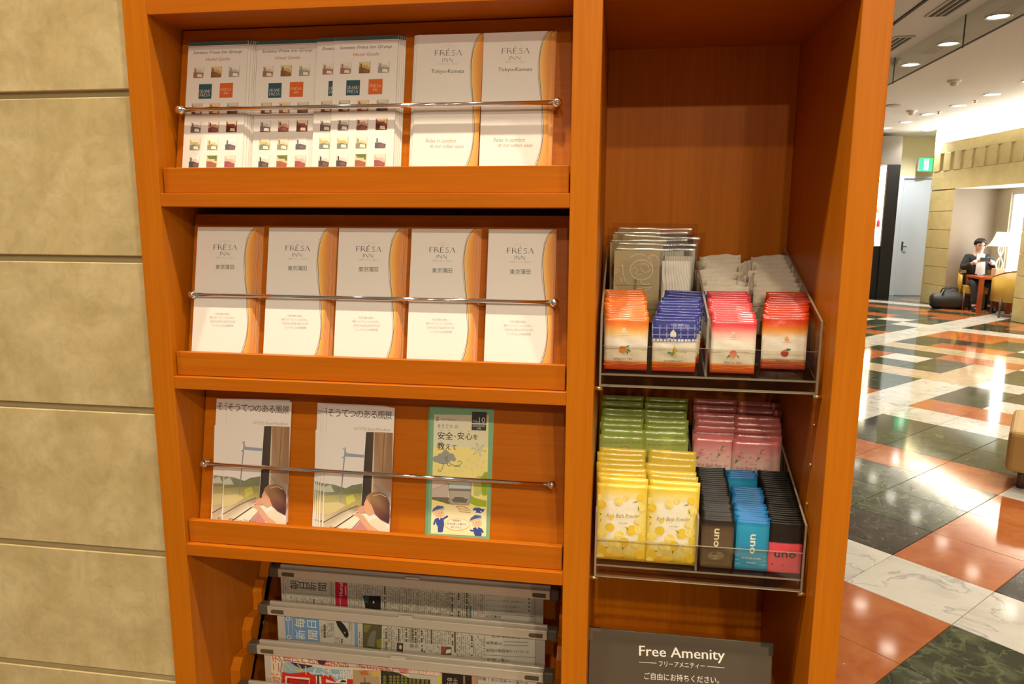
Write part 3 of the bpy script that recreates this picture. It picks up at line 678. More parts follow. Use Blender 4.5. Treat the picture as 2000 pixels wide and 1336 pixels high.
for q in range(5):
    dx = [0]+[rnd.uniform(-.0004, .0012)+.0006*k*(1.2 if q < 4 else .3) for k in range(1, TN)]
    stack('inn_leaflet', T_mesh, pmT, XS2[q], ZF2, TN, TT, ['cream kanji leaflet with orange edge, front of ' + where[q], 'cream leaflet behind the front one in ' + where[q]], 'leaflet', 'kanji leaflets in ' + where[q], dx)
# ---- row 1: English leaflets (measured on the one next to the post)
KT = .0017
K_mesh = fold_mesh('english_leaflet', LW-.0005, LH, KT, [white_paper, orange_paper])
Mk = lean(.5308, front_y(3, KT), ZF1+.0004)
P_ = Print(Mk, (760, 30, 3.612)); fresa_leaflet(P_, LW-.0005, LH, (665, 630), (1141, 1107), 90, 1047, 'K')
logo(P_, 'FRESA', 798, 252, 1000, 249, 38, '6b6454', 2); logo(P_, 'INN', 852, 302, 936, 300, 27, '7a725f'); P_.text('お客様に、新しい、快適さを。', 818, 330, 968, 328, 9, 'c4b69c'); arc_letters(P_, 'SOTETSU', 893, 228, 58, 16, 'd5c8ae')
P_.text('Tokyo-Kamata', 770, 387, 1010, 383, 34, '5f5a50'); P_.text('Relax in comfort', 735, 877, 958, 878, 30, 'b0a290', .3); P_.text('at our urban oasis', 768, 914, 1014, 916, 26, 'b0a290', .3)
pmK = P_.build('cover_print')
stack('english_leaflet', K_mesh, pmK, .5308, ZF1, 3, KT, ['cream English leaflet with orange curved edge, front one next to the dividing post', 'cream English leaflet peeking out beside the front one next to the dividing post'], 'leaflet', 'English leaflets next to the post', [0, .0062, .0066])
stack('english_leaflet', K_mesh, pmK, .4283, ZF1, 4, KT, ['cream English leaflet with orange curved edge, front one beside the hotel guides', 'cream English leaflet peeking out beside the front one, next to the hotel guides'], 'leaflet', 'English leaflets beside the guides', [0, -.0028, -.0048, -.0052], rolls=[.5, .3, .2, .2])
# ---- row 1: hotel guides (measured on the one by the stone wall)
GT, GW = .0017, .1003
guide_side = flat('guide_paper', (.74, .70, .62), .55, spec=.3)
G_mesh = fold_mesh('hotel_guide', GW, LH, GT, [white_paper, guide_side])
Mg = lean(.0583, front_y(5, GT), ZF1+.0004)
P_ = Print(Mg, (330, 30, 3.61)); 
def gl(u, v): return (u*GW, v*LH)
def grect(u0, v0, u1, v1, col): P_.lpoly([gl(u0, v0), gl(u1, v0), gl(u1, v1), gl(u0, v1)], col)
def gtext(t, u0, u1, v, h, col, shear=0): P_.ltext(t, gl(u0, v), gl(u1, v), h*LH, col, shear)
grect(.001, .972, .999, .9995, '3f5a58'); grect(.001, .9625, .999, .9655, 'c8786a')
gtext('Sotetsu Fresa Inn Group', .085, .905, .917, .030, '57524c', .28); gtext('Hotel Guide', .30, .71, .868, .024, 'c66a5c', .28)
thumb = [[('d2c4ae', '8c5a44', 'e9dcc6'), ('c8a466', '6d4a2a', 'e0c898'), ('cfc4b0', '8f8a80', 'ece4d4')], [('a89484', '5a3e30', 'd8c4a8'), ('d0a878', '8a5030', 'e8c89c'), ('b09a84', '4a3428', 'd9cbb4')],
         [('c9bcae', '5a4648', 'ece2d6'), ('c49a84', '6e2f34', 'f0dccc'), ('8a4a3c', '4e2420', 'e9c8a8')], [('cdb878', '6a7a86', 'f0e6c4'), ('d9cba4', '8a7a5a', 'f3ead0'), ('e2dcd2', '43404a', 'f7f3ea')], [('dccfbc', '2e2a2c', 'f2ebdf'), ('d8c494', '9a4636', '6f7a3a'), ('dfb8a0', '8f3a40', 'f0d8c4')]]
rowsv = [(.812, .728), (.535, .452), (.400, .314), (.267, .182), (.140, .052)]; colsu = [(.11, .287), (.405, .585), (.705, .885)]
for rI, (va, vb) in enumerate(rowsv):
    for cI, (ua, ub) in enumerate(colsu):
        if rI == 0: pass
        bgc, dk_, lt_ = thumb[rI][cI]; mixc = lambda a, b, t: ''.join('%02x' % int(int(a[i:i+2], 16)*(1-t)+int(b[i:i+2], 16)*t) for i in (0, 2, 4)); dk_ = mixc(dk_, bgc, .22); du = ub-ua; dv = va-vb; r_ = random.Random(rI*3+cI)
        grect(ua, vb, ub, va, bgc)
        P_.lpoly([gl(ua, va), gl(ub, va), gl(ub-du*.25, va-dv*.3), gl(ua+du*.2, va-dv*.28)], lt_)
        P_.lpoly([gl(ua, vb), gl(ua+du*.9, vb), gl(ua+du*.95, vb+dv*(.25+.2*r_.random())), gl(ua+du*.4, vb+dv*.5), gl(ua, vb+dv*(.3+.3*r_.random()))], dk_)
        P_.lpoly([gl(ua+du*.35, vb+dv*.1), gl(ua+du*.85, vb+dv*.05), gl(ua+du*.8, vb+dv*.32), gl(ua+du*.4, vb+dv*.36)], lt_ if r_.random() < .6 else mixc(dk_, 'a8685a', .6))
        if r_.random() < .6: grect(ua+du*.12, vb+dv*.5, ua+du*.25, vb+dv*.85, dk_)
        grect(ub-du*.22, vb+dv*.55, ub-du*.06, vb+dv*.9, lt_)
grect(.215, .569, .432, .680, '355560'); grect(.566, .573, .785, .684, 'd9662a')
def glogo(word, u0, u1, v, hpx, col, acc=None):
    a = P_.loc; P_.loc = lambda x, y: (x, y); sc = P_.scale; P_.scale = lambda x, y: 1.
    logo(P_, word, u0*GW, v*LH, u1*GW, v*LH, hpx*LH, col, acc); P_.loc = a; P_.scale = sc
glogo('GRAND', .228, .422, .626, .021, 'e6dccb'); glogo('FRESA', .240, .412, .597, .021, 'e6dccb', 2); glogo('FRESA', .588, .766, .634, .019, 'f6d9b8', 2); glogo('INN', .640, .716, .607, .014, 'f6d9b8')
pmG = P_.build('cover_print')
gg = 'hotel guides on the top rack'
stack('hotel_guide', G_mesh, pmG, .0583, ZF1, 5, GT, ['white hotel guide with photo grid, front one next to the stone wall side', 'white hotel guide behind the front one next to the stone wall side'], 'leaflet', 'hotel guides next to the wall side', [0, .004, .0075, .0095, .0115])
stack('hotel_guide', G_mesh, pmG, .1716, ZF1, 2, GT, ['white hotel guide with photo grid standing alone between two stacks, front one', 'white hotel guide hidden behind the one between two stacks'], 'leaflet', 'hotel guides between the stacks', [0, .0008])
stack('hotel_guide', G_mesh, pmG, .3008, ZF1, 6, GT, ['white hotel guide with photo grid, front one beside the English leaflets', 'white hotel guide fanned out behind the front one beside the English leaflets'], 'leaflet', 'hotel guides beside the English leaflets', [0, -.0290, .0025, .0050, .0072, .0094])
# ---- row 3: photo booklets
PW, PH, PT = .1160, .2050, .0021
P_mesh = fold_mesh('photo_booklet', PW, PH, PT, [white_paper, white_paper])
Mp = lean(.0860, front_y(3, PT), ZF3+.0004)
P_ = Print(Mp, (380, 770, 4.31))
title = 'そうてつのある風景'
for i, ch in enumerate(title): P_.glyph(ch, 305+i*(768-305)/8, 108+i*(130-108)/8, 68, 70, '4a4038')
P_.text('SOTETSU Brand PhotoBook', 488, 240, 785, 250, 22, 'b3a07c', .25)
P_.poly([(258, 268), (590, 268), (545, 880), (243, 880)], 'ebe2d8')
P_.poly([(250, 690), (330, 700), (420, 730), (470, 705), (555, 690), (548, 800), (246, 810)], ['8f9484', '8a8c78', '7d7f6c', '6f735c', '7f8468', '77784f', '8c8a60'])
P_.poly([(250, 720), (300, 700), (330, 760), (246, 760)], 'c9cbb4')
P_.poly([(246, 790), (548, 770), (545, 905), (243, 960)], ['a89f68', '9a9452', 'b0a066', 'bcae80']); P_.poly([(420, 800), (480, 780), (500, 830), (430, 870)], 'c2bc5a')
P_.poly([(243, 850), (370, 840), (420, 870), (330, 930), (243, 950)], 'cdbb86')
P_.poly([(243, 960), (420, 890), (560, 870), (580, 930), (470, 965), (330, 1070), (240, 1066)], ['c8b896', 'a89478', '8f7a60', 'b09a80', 'e8dcc4', 'e8dcc4', 'd0c0a0'])
P_.line([(240, 1010), (380, 930), (520, 870)], 7, '6a5444'); P_.line([(300, 1065), (440, 970), (540, 905)], 8, 'f0e2c8')
P_.line([(420, 395), (412, 480), (400, 600), (385, 760), (375, 850)], 9, '8f8f98'); P_.poly([(412, 440), (572, 455), (568, 478), (412, 468)], '9aa0b0'); P_.line([(395, 480), (415, 470)], 10, '9aa0b0'); P_.line([(400, 400), (430, 440)], 6, '9aa0b0')
P_.poly([(588, 268), (656, 268), (628, 860), (545, 890)], ['4d4238', '55483c', '4a3a34', '3f3430']); P_.poly([(650, 268), (668, 268), (640, 780), (625, 790)], 'd8c8ae')
P_.poly([(656, 268), (802, 275), (786, 860), (640, 780)], ['a07c58', '93704e', '9a7a60', 'b89a80']); P_.poly([(690, 275), (760, 276), (740, 560), (700, 600)], 'a98460'); P_.line([(735, 280), (715, 600)], 8, '8a6844'); P_.poly([(640, 690), (788, 760), (784, 880), (700, 790)], '9a8878')
P_.poly([(330, 1072), (520, 930), (600, 950), (590, 1085)], 'efe4cc'); P_.line([(320, 1062), (520, 925)], 9, '5a4a40'); P_.poly([(460, 1080), (545, 990), (600, 1040), (610, 1095)], 'c98a88'); P_.line([(455, 1078), (540, 985)], 6, '7a5a50')
# the child in the photo: shirt, arm, face, hair
P_.poly([(620, 985), (670, 970), (730, 1010), (765, 1060), (770, 1104), (600, 1096), (590, 1040)], 'ead6bc'); P_.poly([(470, 945), (530, 925), (570, 960), (620, 1030), (690, 1080), (680, 1104), (620, 1095), (570, 1040), (520, 965)], 'd9a888')
P_.poly([(515, 890), (560, 868), (585, 905), (560, 935), (520, 925)], 'cf9a7c'); P_.poly([(600, 780), (570, 850), (566, 890), (580, 930), (610, 950), (660, 930), (670, 800)], 'd8a07c')
P_.poly([(585, 800), (620, 765), (690, 755), (745, 785), (775, 850), (780, 960), (765, 1020), (700, 985), (655, 940), (630, 870), (605, 840)], ['b08a60', 'a88058', '8f6448', '6d4636', '573630', '4a2c2c', '503030', '5a3630', '7a4c3c', '8a5c44', 'a88058'])
P_.line([(640, 790), (700, 775), (745, 800)], 8, 'c9a47c')
P_.text('相鉄グループのフォト', 285, 1052, 520, 1074, 24, '6a5a4c')
P_.poly([(772, 1106), (770, 1106), (776, 760), (779, 760)], 'd8a8a0')
pmP = P_.build('cover_print')
stack('photo_booklet', P_mesh, pmP, .0860, ZF3, 3, PT, ['photo booklet showing a child at a train window, front one next to the wall side', 'photo booklet showing a train window, behind the front one next to the wall side'], 'booklet', 'photo booklets next to the wall side', [0, -.0208, .0004], rolls=[0, 0, -1.6])
stack('photo_booklet', P_mesh, pmP, .2668, ZF3, 5, PT, ['photo booklet showing a child at a train window, front one beside the green leaflet', 'photo booklet peeking out behind the front one beside the green leaflet'], 'booklet', 'photo booklets beside the green leaflet', [0, -.0070, -.0118, -.0165, -.0205])
# ---- row 3: green safety leaflet
SW, SH = .1070, .2080
S_mesh = fold_mesh('safety_leaflet', SW, SH, .0016, [flat('green_card', (128, 172, 128), .55, spec=.3), white_paper])
Ms = lean(.4393, front_y(1, .0016), ZF3+.0004)
P_ = Print(Ms, (780, 770, 3.71))
P_.poly([(212, 114), (228, 114), (206, 1028), (184, 1026)], '6f9c74')
P_.poly([(252, 146), (648, 152), (628, 1030), (228, 1008)], ['d8d6c0', 'd9d2a8', 'f3e6b0', 'f3e6b0']); P_.poly([(246, 380), (644, 385), (634, 830), (234, 810)], 'efe08c')
P_.poly([(527, 126), (634, 130), (630, 212), (525, 210)], '3c3c3a'); P_.text('VoL.', 533, 194, 574, 195, 18, 'ddd8c8'); P_.text('10', 577, 187, 622, 188, 38, 'e9e4d4')
P_.poly([(525, 217), (630, 220), (628, 264), (523, 260)], '3c3c3a'); P_.text('自然災害対策', 533, 229, 620, 232, 14, 'cfcabc'); P_.text('特集', 562, 248, 592, 249, 13, 'cfcabc')
P_.line([(268, 165), (285, 168), (270, 180), (290, 184), (266, 192)], 7, 'b04a44'); P_.text('SOTETSU', 303, 183, 413, 186, 13, '6a6860')
P_.text('そうてつ', 276, 231, 384, 234, 28, '4a463c'); P_.text('の', 400, 236, 424, 237, 22, '4a463c')
for ch, x, y, z in (('安', 302, 300, 58), ('全', 360, 303, 58), ('・', 403, 304, 40), ('安', 445, 302, 56), ('心', 503, 306, 54), ('を', 552, 310, 42), ('教', 300, 376, 58), ('え', 352, 381, 48), ('て', 398, 384, 44)):
    P_.glyph(ch, x, y, z, z, '35332c'); P_.glyph(ch, x+1.6, y, z, z, '35332c')
for x, y in ((304, 261), (363, 262), (447, 266), (505, 269), (303, 338)): P_.text('あん', x-9, y, x+9, y, 7, '6a655a')
g1 = '9c9c92'
for x, y, rx, ry in ((268, 470, 28, 24), (300, 452, 26, 24), (335, 440, 30, 36), (372, 455, 30, 28), (395, 470, 16, 18), (320, 485, 50, 22)): P_.circ(x, y, rx, ry, g1)
P_.line([(330, 452), (340, 460), (345, 455), (354, 448)], 3, '4a463c'); P_.circ(336, 466, 3, 4, '35332c'); P_.circ(349, 466, 3, 4, '35332c'); P_.circ(342, 481, 3, 5, '35332c')
P_.line([(322, 500), (315, 530), (300, 558), (285, 562), (280, 548), (292, 542)], 4, '5a564a'); P_.line([(345, 498), (352, 515), (366, 522), (372, 512)], 4, '5a564a'); P_.line([(365, 500), (400, 520), (435, 515), (455, 496), (440, 482), (422, 492)], 4, '5a564a')
P_.line([(400, 522), (445, 526)], 3, '5a564a')
for k in range(6):
    a = R(60*k+15); P_.line([(575, 402), (575+52*math.cos(a), 402+46*math.sin(a))], 5, 'b9c0bc'); P_.circ(575+48*math.cos(a), 402+43*math.sin(a), 8, 8, 'b9c0bc'); P_.ring(575, 402, 26, 3, 'b9c0bc')
for x, y in ((498, 475), (530, 492), (568, 478), (608, 490), (565, 520), (525, 538), (600, 530)): P_.ring(x, y, 9, 3, 'cfcfa8', n=10)
for x, y in ((270, 515), (300, 540), (360, 545), (405, 540), (455, 548), (480, 520), (330, 565)): P_.line([(x, y), (x+8, y+14)], 3, 'c9c48c')
# train, ground, bushes
P_.poly([(238, 625), (300, 610), (356, 640), (352, 800), (236, 748)], 'c3b3a4'); P_.poly([(238, 628), (352, 612), (340, 650), (238, 690)], 'd8bcae'); P_.line([(238, 690), (340, 652), (356, 625)], 3, '9a8a84')
P_.poly([(236, 745), (360, 748), (372, 800), (236, 762)], '77705c')
P_.poly([(366, 618), (400, 606), (480, 606), (520, 622), (522, 700), (512, 790), (372, 786), (358, 700)], 'b4ac9c'); P_.poly([(366, 632), (518, 638), (516, 684), (360, 678)], 'c3cbc8'); P_.poly([(360, 684), (518, 690), (516, 704), (360, 698)], '7a7468'); P_.line([(358, 640), (358, 700), (372, 790)], 5, '8a9098'); P_.line([(520, 636), (520, 700), (510, 790)], 5, '8a9098')
P_.poly([(402, 744), (462, 746), (474, 756), (500, 760), (482, 790), (392, 782), (378, 760), (396, 756)], '716a5a'); P_.poly([(352, 768), (380, 770), (392, 786), (486, 792), (498, 776), (518, 778), (505, 806), (376, 802)], 'a89c8a')
P_.poly([(536, 615), (575, 590), (600, 590), (598, 720), (570, 740), (540, 735)], 'c3c470'); P_.circ(622, 650, 26, 90, 'a9bb3e'); P_.poly([(590, 600), (640, 560), (638, 720), (600, 735)], '97b030')
P_.poly([(518, 730), (545, 750), (580, 760), (632, 770), (630, 815), (560, 812), (514, 790)], '9eb22c')
P_.line([(412, 812), (438, 835), (430, 850), (516, 858), (505, 835), (470, 812), (412, 812)], 5, 'b58a3c'); P_.line([(428, 824), (488, 828)], 4, 'b58a3c'); P_.line([(436, 838), (500, 842)], 4, 'b58a3c')
P_.poly([(530, 835), (545, 822), (575, 820), (600, 832), (620, 830), (610, 850), (590, 862), (555, 858)], '44588c'); P_.poly([(536, 852), (548, 838), (560, 852)], 'dfe3e3'); P_.circ(592, 850, 6, 5, 'dfe3e3')
def officer(dx, dy, hand):
    P_.poly([(234+dx, 852+dy), (246+dx, 828+dy), (278+dx, 806+dy), (318+dx, 812+dy), (326+dx, 830+dy), (300+dx, 838+dy)], '4c6490'); P_.poly([(236+dx, 848+dy), (322+dx, 822+dy), (324+dx, 836+dy), (240+dx, 858+dy)], 'b5b8b4')
    P_.circ(290+dx, 865+dy, 38, 30, 'efc093'); P_.circ(286+dx, 862+dy, 3, 3, '4a3a30'); P_.circ(304+dx, 858+dy, 3, 3, '4a3a30'); P_.line([(284+dx, 876+dy), (294+dx, 880+dy), (303+dx, 874+dy)], 2, 'b5603c')
    P_.poly([(262+dx, 900+dy), (300+dx, 892+dy), (322+dx, 906+dy), (325+dx, 945+dy), (316+dx, 990+dy), (312+dx, 1000+dy), (280+dx, 1000+dy), (278+dx, 960+dy), (268+dx, 940+dy)], '3f4f92')
    P_.poly([(284+dx, 894+dy), (300+dx, 894+dy), (292+dx, 912+dy)], 'e6e6e0')
    if hand: P_.line([(314+dx, 905+dy), (352+dx, 882+dy)], 13, '3f4f92'); P_.circ(354+dx, 872+dy, 8, 8, 'ece6d4'); P_.line([(264+dx, 905+dy), (250+dx, 945+dy)], 13, '3f4f92')
    else: P_.line([(268+dx, 915+dy), (258+dx, 922+dy), (240+dx, 916+dy)], 12, '3f4f92'); P_.line([(318+dx, 905+dy), (336+dx, 935+dy)], 13, '3f4f92')
officer(0, 0, True); officer(276, 72-45+42, False) if False else officer(272, 68, False)
P_.poly([(205, 1010), (228, 1009), (628, 1031), (655, 1040), (655, 1056), (182, 1026)], '86ad84')
pts = [(420+88*math.cos(R(a)), 943+42*math.sin(R(a))) for a in range(0, 360, 15)]; P_.poly(pts, 'f4e6c8'); P_.line(pts+[pts[0]], 3, 'd8a078')
P_.text('相鉄線の', 386, 914, 448, 917, 15, '55503f'); P_.text('自然災害への備えを', 346, 937, 484, 943, 16, '55503f'); P_.text('紹介するよ！', 374, 960, 456, 966, 15, '55503f')
pmS = P_.build('cover_print')
stack('safety_leaflet', S_mesh, pmS, .4393, ZF3, 1, .0016, ['pale green safety leaflet with cartoon train, cloud and station staff', ''], 'leaflet', None)
# ================================================================== ACRYLIC TRAYS AND AMENITY SACHETS
TX0, TX1, TY0, TY1, SL = .7142, 1.0305, .045, .325, .34
def plate(pts, axis, a, b, name, parent):
    q = MB().prism(pts, axis, a, b)
    me = q.mesh(name, [acrylic, acrylic_edge]); big = max(f.area for f in me.polygons)
    for f in me.polygons: f.material_index = 0 if f.area > big*.12 else 1
    bm = bmesh.new(); bm.from_mesh(me); bmesh.ops.recalc_face_normals(bm, faces=bm.faces); bm.to_mesh(me); bm.free()
    return put(name, me, parent)
def tray(zb, xd, label):
    e = empty('acrylic_tray', (0, 0, 0)); tag(e, label, 'tray', 'acrylic trays in the shelf unit')
    back = zb+.088+SL*(TY1-TY0)
    side = [(TY0, zb-.020), (TY0, zb+.088), (TY1, back), (TY1, zb-.020)]
    plate(side, 0, TX0, TX0+.003, 'side_wall', e); plate(side, 0, TX1-.003, TX1, 'side_wall', e)
    zf = lambda y: zb+SL*(y-TY0)
    plate([(TY0+.003, zf(TY0)+.0), (TY0+.003, zb+.088), (TY1-.003, back-.004), (TY1-.003, zf(TY1))], 0, xd-.0015, xd+.0015, 'divider', e)
    plate([(TX0+.003, zb-.020), (TX1-.003, zb-.020), (TX1-.003, zb+.043), (TX0+.003, zb+.043)], 1, TY0, TY0+.003, 'front_lip', e)
    plate([(TY0+.003, zf(TY0)-.003), (TY0+.003, zf(TY0)), (TY1-.003, zf(TY1-.003)), (TY1-.003, zf(TY1-.003)-.003)], 0, TX0+.003, TX1-.003, 'sloping_floor', e)
    for xa, xb in ((TX0+.0035, xd-.002), (xd+.002, TX1-.0035)):
        plate([(xa, zf(.168)+.0005), (xb, zf(.168)+.0005), (xb, zf(.168)+.058), (xa, zf(.168)+.058)], 1, .168, .1705, 'row_partition', e)
    plate([(TX0+.003, zb-.020), (TX1-.003, zb-.020), (TX1-.003, back-.02), (TX0+.003, back-.02)], 1, TY1-.003, TY1, 'back_wall', e)
    plate([(TY0+.003, zb-.020), (TY0+.003, zb-.017), (TY1-.003, zb-.017), (TY1-.003, zb-.020)], 0, TX0+.003, TX1-.003, 'base_plate', e)
    return zf
XD1 = on(1381, 690, 1, .045).x; XD2 = on(1362, 1060, 1, .045).x
zf1 = tray(1.224, XD1, 'clear acrylic tray holding tea sachets, sponges and white pads'); zf2 = tray(.914, XD2, 'clear acrylic tray holding bath powder and face wash sachets')
for zz in (1.2005, .8905):
    for y in (.048, .30):
        pin((D1, y, zz), (.012, 0, 0)); pin((R0, y, zz), (-.012, 0, 0))
def sachet_mesh(name, w_, h_, T, col, mat, nx=10, nz=14, crimp=.006, side=.004, seed=1, wr=.0005, rag=0.):
    r_ = random.Random(seed); ph = [r_.uniform(0, 6.28) for _ in range(6)]
    def prof(z): 
        t = (z-crimp)/(h_-2*crimp); return max(0, math.sin(math.pi*min(max(t, 0), 1)))**.55
    def bul(x, z):
        u = min(1, abs(x)/(w_/2-side+1e-9)); e_ = max(0, 1-u**3)
        wv = wr*(math.sin(x*260+ph[0]+z*60)+.8*math.sin(z*330+x*120+ph[1])+.6*math.sin(x*480-z*200+ph[2]))*e_
        top = .0010*math.sin(x/w_*6+ph[3])*max(0, (z/h_-.78)/.22)
        return -(T*e_*prof(z)+wv*(.3+.7*prof(z)))+top
    vs = []; cs = []; fs = []
    for s_ in (0, 1):
        for j in range(nz+1):
            for i in range(nx+1):
                x = (i/nx-.5)*w_; z = j/nz*h_
                if s_ == 0: y = bul(x, z)-.0003
                else: y = T*.5*max(0, 1-(abs(x)/(w_/2-side))**3 if abs(x) < w_/2-side else 0)*prof(z)+.0003+.0010*math.sin(x/w_*6+ph[3])*max(0, (z/h_-.78)/.22)
                if rag: z += rag*(z/h_)**2*(math.sin(x*110+ph[4])+.6*math.sin(x*210+ph[5])); y += .0016*math.sin(x*90+z*70+ph[4])*(z/h_)
                vs.append((x, y, z)); cs.append(lin(col(i/nx, j/nz)))
    S = (nx+1)*(nz+1); row = nx+1
    for j in range(nz):
        for i in range(nx):
            a = j*row+i; fs.append((a, a+1, a+1+row, a+row)); fs.append((S+a, S+a+row, S+a+1+row, S+a+1))
    for i in range(nx): fs += [(i, S+i, S+i+1, i+1), (nz*row+i, nz*row+i+1, S+nz*row+i+1, S+nz*row+i)]
    for j in range(nz): a = j*row; fs += [(a, a+row, S+a+row, S+a), (a+nx, S+a+nx, S+a+row+nx, a+row+nx)]
    return colour_mesh(name, vs, fs, cs, mat), bul
def grad(stops):
    def f(u, v):
        for (a, ca), (b, cb) in zip(stops, stops[1:]):
            if v <= b:
                t = 0 if b == a else max(0, min(1, (v-a)/(b-a))); return tuple(p+(q-p)*t for p, q in zip(ca, cb))
        return stops[-1][1]
    return f
def row_of(name, mesh_, pm, n, y0, y1, xf, xb, zf, labels, cat, group, jit=.0006, tilt=1.2, ys=None, lean_=0., lift=None, extra=0):
    """a row of packets standing one behind the other on the sloping floor; the first is the front one"""
    r_ = random.Random(hash(name+group) % 1000 if False else len(group)*7+n)
    out = []
    for k in range(n):
        t = k/max(1, n-1); y = ys[k] if ys else y0+(y1-y0)*t
        x = xf+(xb-xf)*((y-y0)/(y1-y0) if y1 != y0 else 0) + (r_.uniform(-jit, jit) if k else 0)
        M_ = Matrix.Translation((x, y, zf(y-.003)+.0008+.0012)) @ Matrix.Rotation(R(-lean_+(r_.uniform(-.8, .8) if k else 0)), 4, 'X') @ Matrix.Rotation(R(r_.uniform(-tilt, tilt) if k else 0), 4, 'Y')
        o = put(name, mesh_, None, M_)
        if pm and (k == 0 or (k < extra)): put('front_print', pm, o)
        tag(o, labels[0] if k == 0 else labels[1], cat, group if k else None); out.append(o)
    return out
O1, O2, O3 = (214, 84, 30), (240, 150, 40), (236, 226, 206)
TEAW, TEAH = .0640, .0785
def tea(name, top, mid, bot, px_rect, seed):
    return sachet_mesh(name, TEAW, TEAH, .0026, grad([(0, bot), (.10, bot), (.185, O2), (.20, O3), (.60, O3), (.76, mid), (.90, top), (1, top)]), foil, 12, 20, .006, .004, seed, .00035)
def tea_mark(P_, cx, cy, s_, col):
    P_.poly([(cx-s_*.5, cy+s_*.5), (cx-s_*.5, cy-s_*.2), (cx, cy-s_*.75), (cx+s_*.5, cy-s_*.2), (cx+s_*.5, cy+s_*.5)], col)
    for k in (-.25, 0, .25): P_.line([(cx+k*s_, cy+s_*.4), (cx+k*s_, cy-s_*.3)], s_*.08, 'b9a888')
    P_.line([(cx-s_*1.0, cy+s_*.85), (cx+s_*1.0, cy+s_*.85)], s_*.14, col)
def wave(P_, x0, x1, y, c1):
    n = 14; P_.line([(x0+(x1-x0)*k/n, y+4*math.sin(k*.9)) for k in range(n+1)], 5, c1)
def Mtea(xc, y, zf): return Matrix.Translation((xc, y, zf(y-.003)+.002))
yA = .0565
# apricot
xA = on(1222, 690, 1, yA).x; ma, ba = tea('apricot', (236, 122, 44), (238, 186, 104), (206, 74, 30), None, 3)
P_ = Print(Mtea(xA, yA, zf1), (1160, 440, 3.93), surf=lambda x, z: ba(x, z)-.0003, base=.0004)
tea_mark(P_, 232, 808, 34, 'ecd9b4'); P_.circ(222, 950, 28, 28, 'e0883a'); P_.poly([(240, 930), (258, 918), (278, 920), (262, 934)], '4d7a3a'); P_.poly([(246, 950), (268, 948), (286, 966), (262, 964)], '4d7a3a'); P_.poly([(246, 962), (262, 968), (258, 990)], '4d7a3a')
P_.text('APRICOT TEA', 150, 1022, 295, 1024, 16, '8f5a48'); P_.text('アプリコットティー', 160, 1044, 280, 1046, 11, '6f6050'); P_.text('無糖', 316, 1053, 350, 1054, 9, '8a7a68'); wave(P_, 70, 408, 1063, 'f0a030')
pm = P_.build('front_print')
row_of('tea_sachet', ma, pm, 14, yA, .158, xA, on(1220, 600, 1, .158).x, zf1, ['orange apricot tea sachet, front of its row in the upper tray', 'orange apricot tea sachet standing behind the front one'], 'sachet', 'apricot tea sachets')
# darjeeling
xB = on(1316, 690, 1, yA).x; BL1, BL2 = (62, 66, 140), (70, 74, 150)
mb_, bb_ = sachet_mesh('darjeeling', TEAW, TEAH, .0026, grad([(0, (200, 70, 30)), (.10, (206, 78, 30)), (.185, O2), (.20, O3), (.64, O3), (.65, BL1), (1, BL2)]), foil, 12, 40, .006, .004, 5, .00035)
P_ = Print(Mtea(xB, yA, zf1), (1160, 440, 3.93), surf=lambda x, z: bb_(x, z)-.0003, base=.0004)
for k in range(13): 
    x = 447+k*27; P_.line([(x+4-j*.15, 762+j*10) for j in range(14)], 8, '383c78' if k % 2 else '8288b8')
for k in range(5): P_.line([(443+j*23, 786+k*26+j*.2) for j in range(16)], 8, '383c78' if k % 2 else '8a90bc')
tea_mark(P_, 608, 832, 44, 'd9d2c0'); P_.poly([(600, 960), (618, 912), (634, 950), (630, 1005), (612, 1012)], 'e2bf62'); P_.poly([(560, 965), (596, 972), (602, 990), (570, 985)], '6a9a52'); P_.poly([(592, 1000), (606, 948), (618, 975), (604, 1000)], '6a9a52'); P_.text('Darjeeling', 625, 965, 712, 972, 18, '8a7a52', .3)
P_.text('DARJEELING', 537, 1040, 678, 1043, 17, '5f5670'); P_.text('ダージリン', 570, 1064, 645, 1066, 11, '8a8078'); wave(P_, 445, 770, 1083, 'f0a030')
pm = P_.build('front_print')
r_ = row_of('tea_sachet', mb_, pm, 12, yA, .158, xB, on(1331, 600, 1, .158).x+.004, zf1, ['blue plaid Darjeeling tea sachet, front of its row in the upper tray', 'blue plaid Darjeeling tea sachet standing behind the front one'], 'sachet', 'Darjeeling tea sachets', .0018, 3., extra=12)
# peach
yP = .0575; xC = on(1431, 690, 1, yP).x; mc, bc = tea('peach', (226, 74, 78), (238, 176, 160), (214, 90, 34), None, 8)
P_ = Print(Mtea(xC, yP, zf1), (1370, 460, 4.048), surf=lambda x, z: bc(x, z)-.0003, base=.0004)
tea_mark(P_, 250, 782, 34, 'f0cdbc'); P_.circ(248, 932, 30, 29, 'e08468'); P_.poly([(192, 968), (215, 938), (222, 952)], '4d7a4a'); P_.poly([(276, 950), (286, 944), (300, 968)], '4d7a4a'); P_.text('PEACH TEA', 180, 1002, 312, 1006, 18, '9a5a6a'); P_.text('ピーチティー', 196, 1028, 296, 1032, 12, '6f5a58'); P_.text('無糖', 344, 1039, 376, 1041, 10, '8a7a68'); wave(P_, 80, 415, 1046, 'f0a030')
pm = P_.build('front_print')
row_of('tea_sachet', mc, pm, 14, yP, .158, xC, on(1420, 600, 1, .158).x, zf1, ['pink peach tea sachet, front of its row in the upper tray', 'pink peach tea sachet standing behind the front one'], 'sachet', 'peach tea sachets')
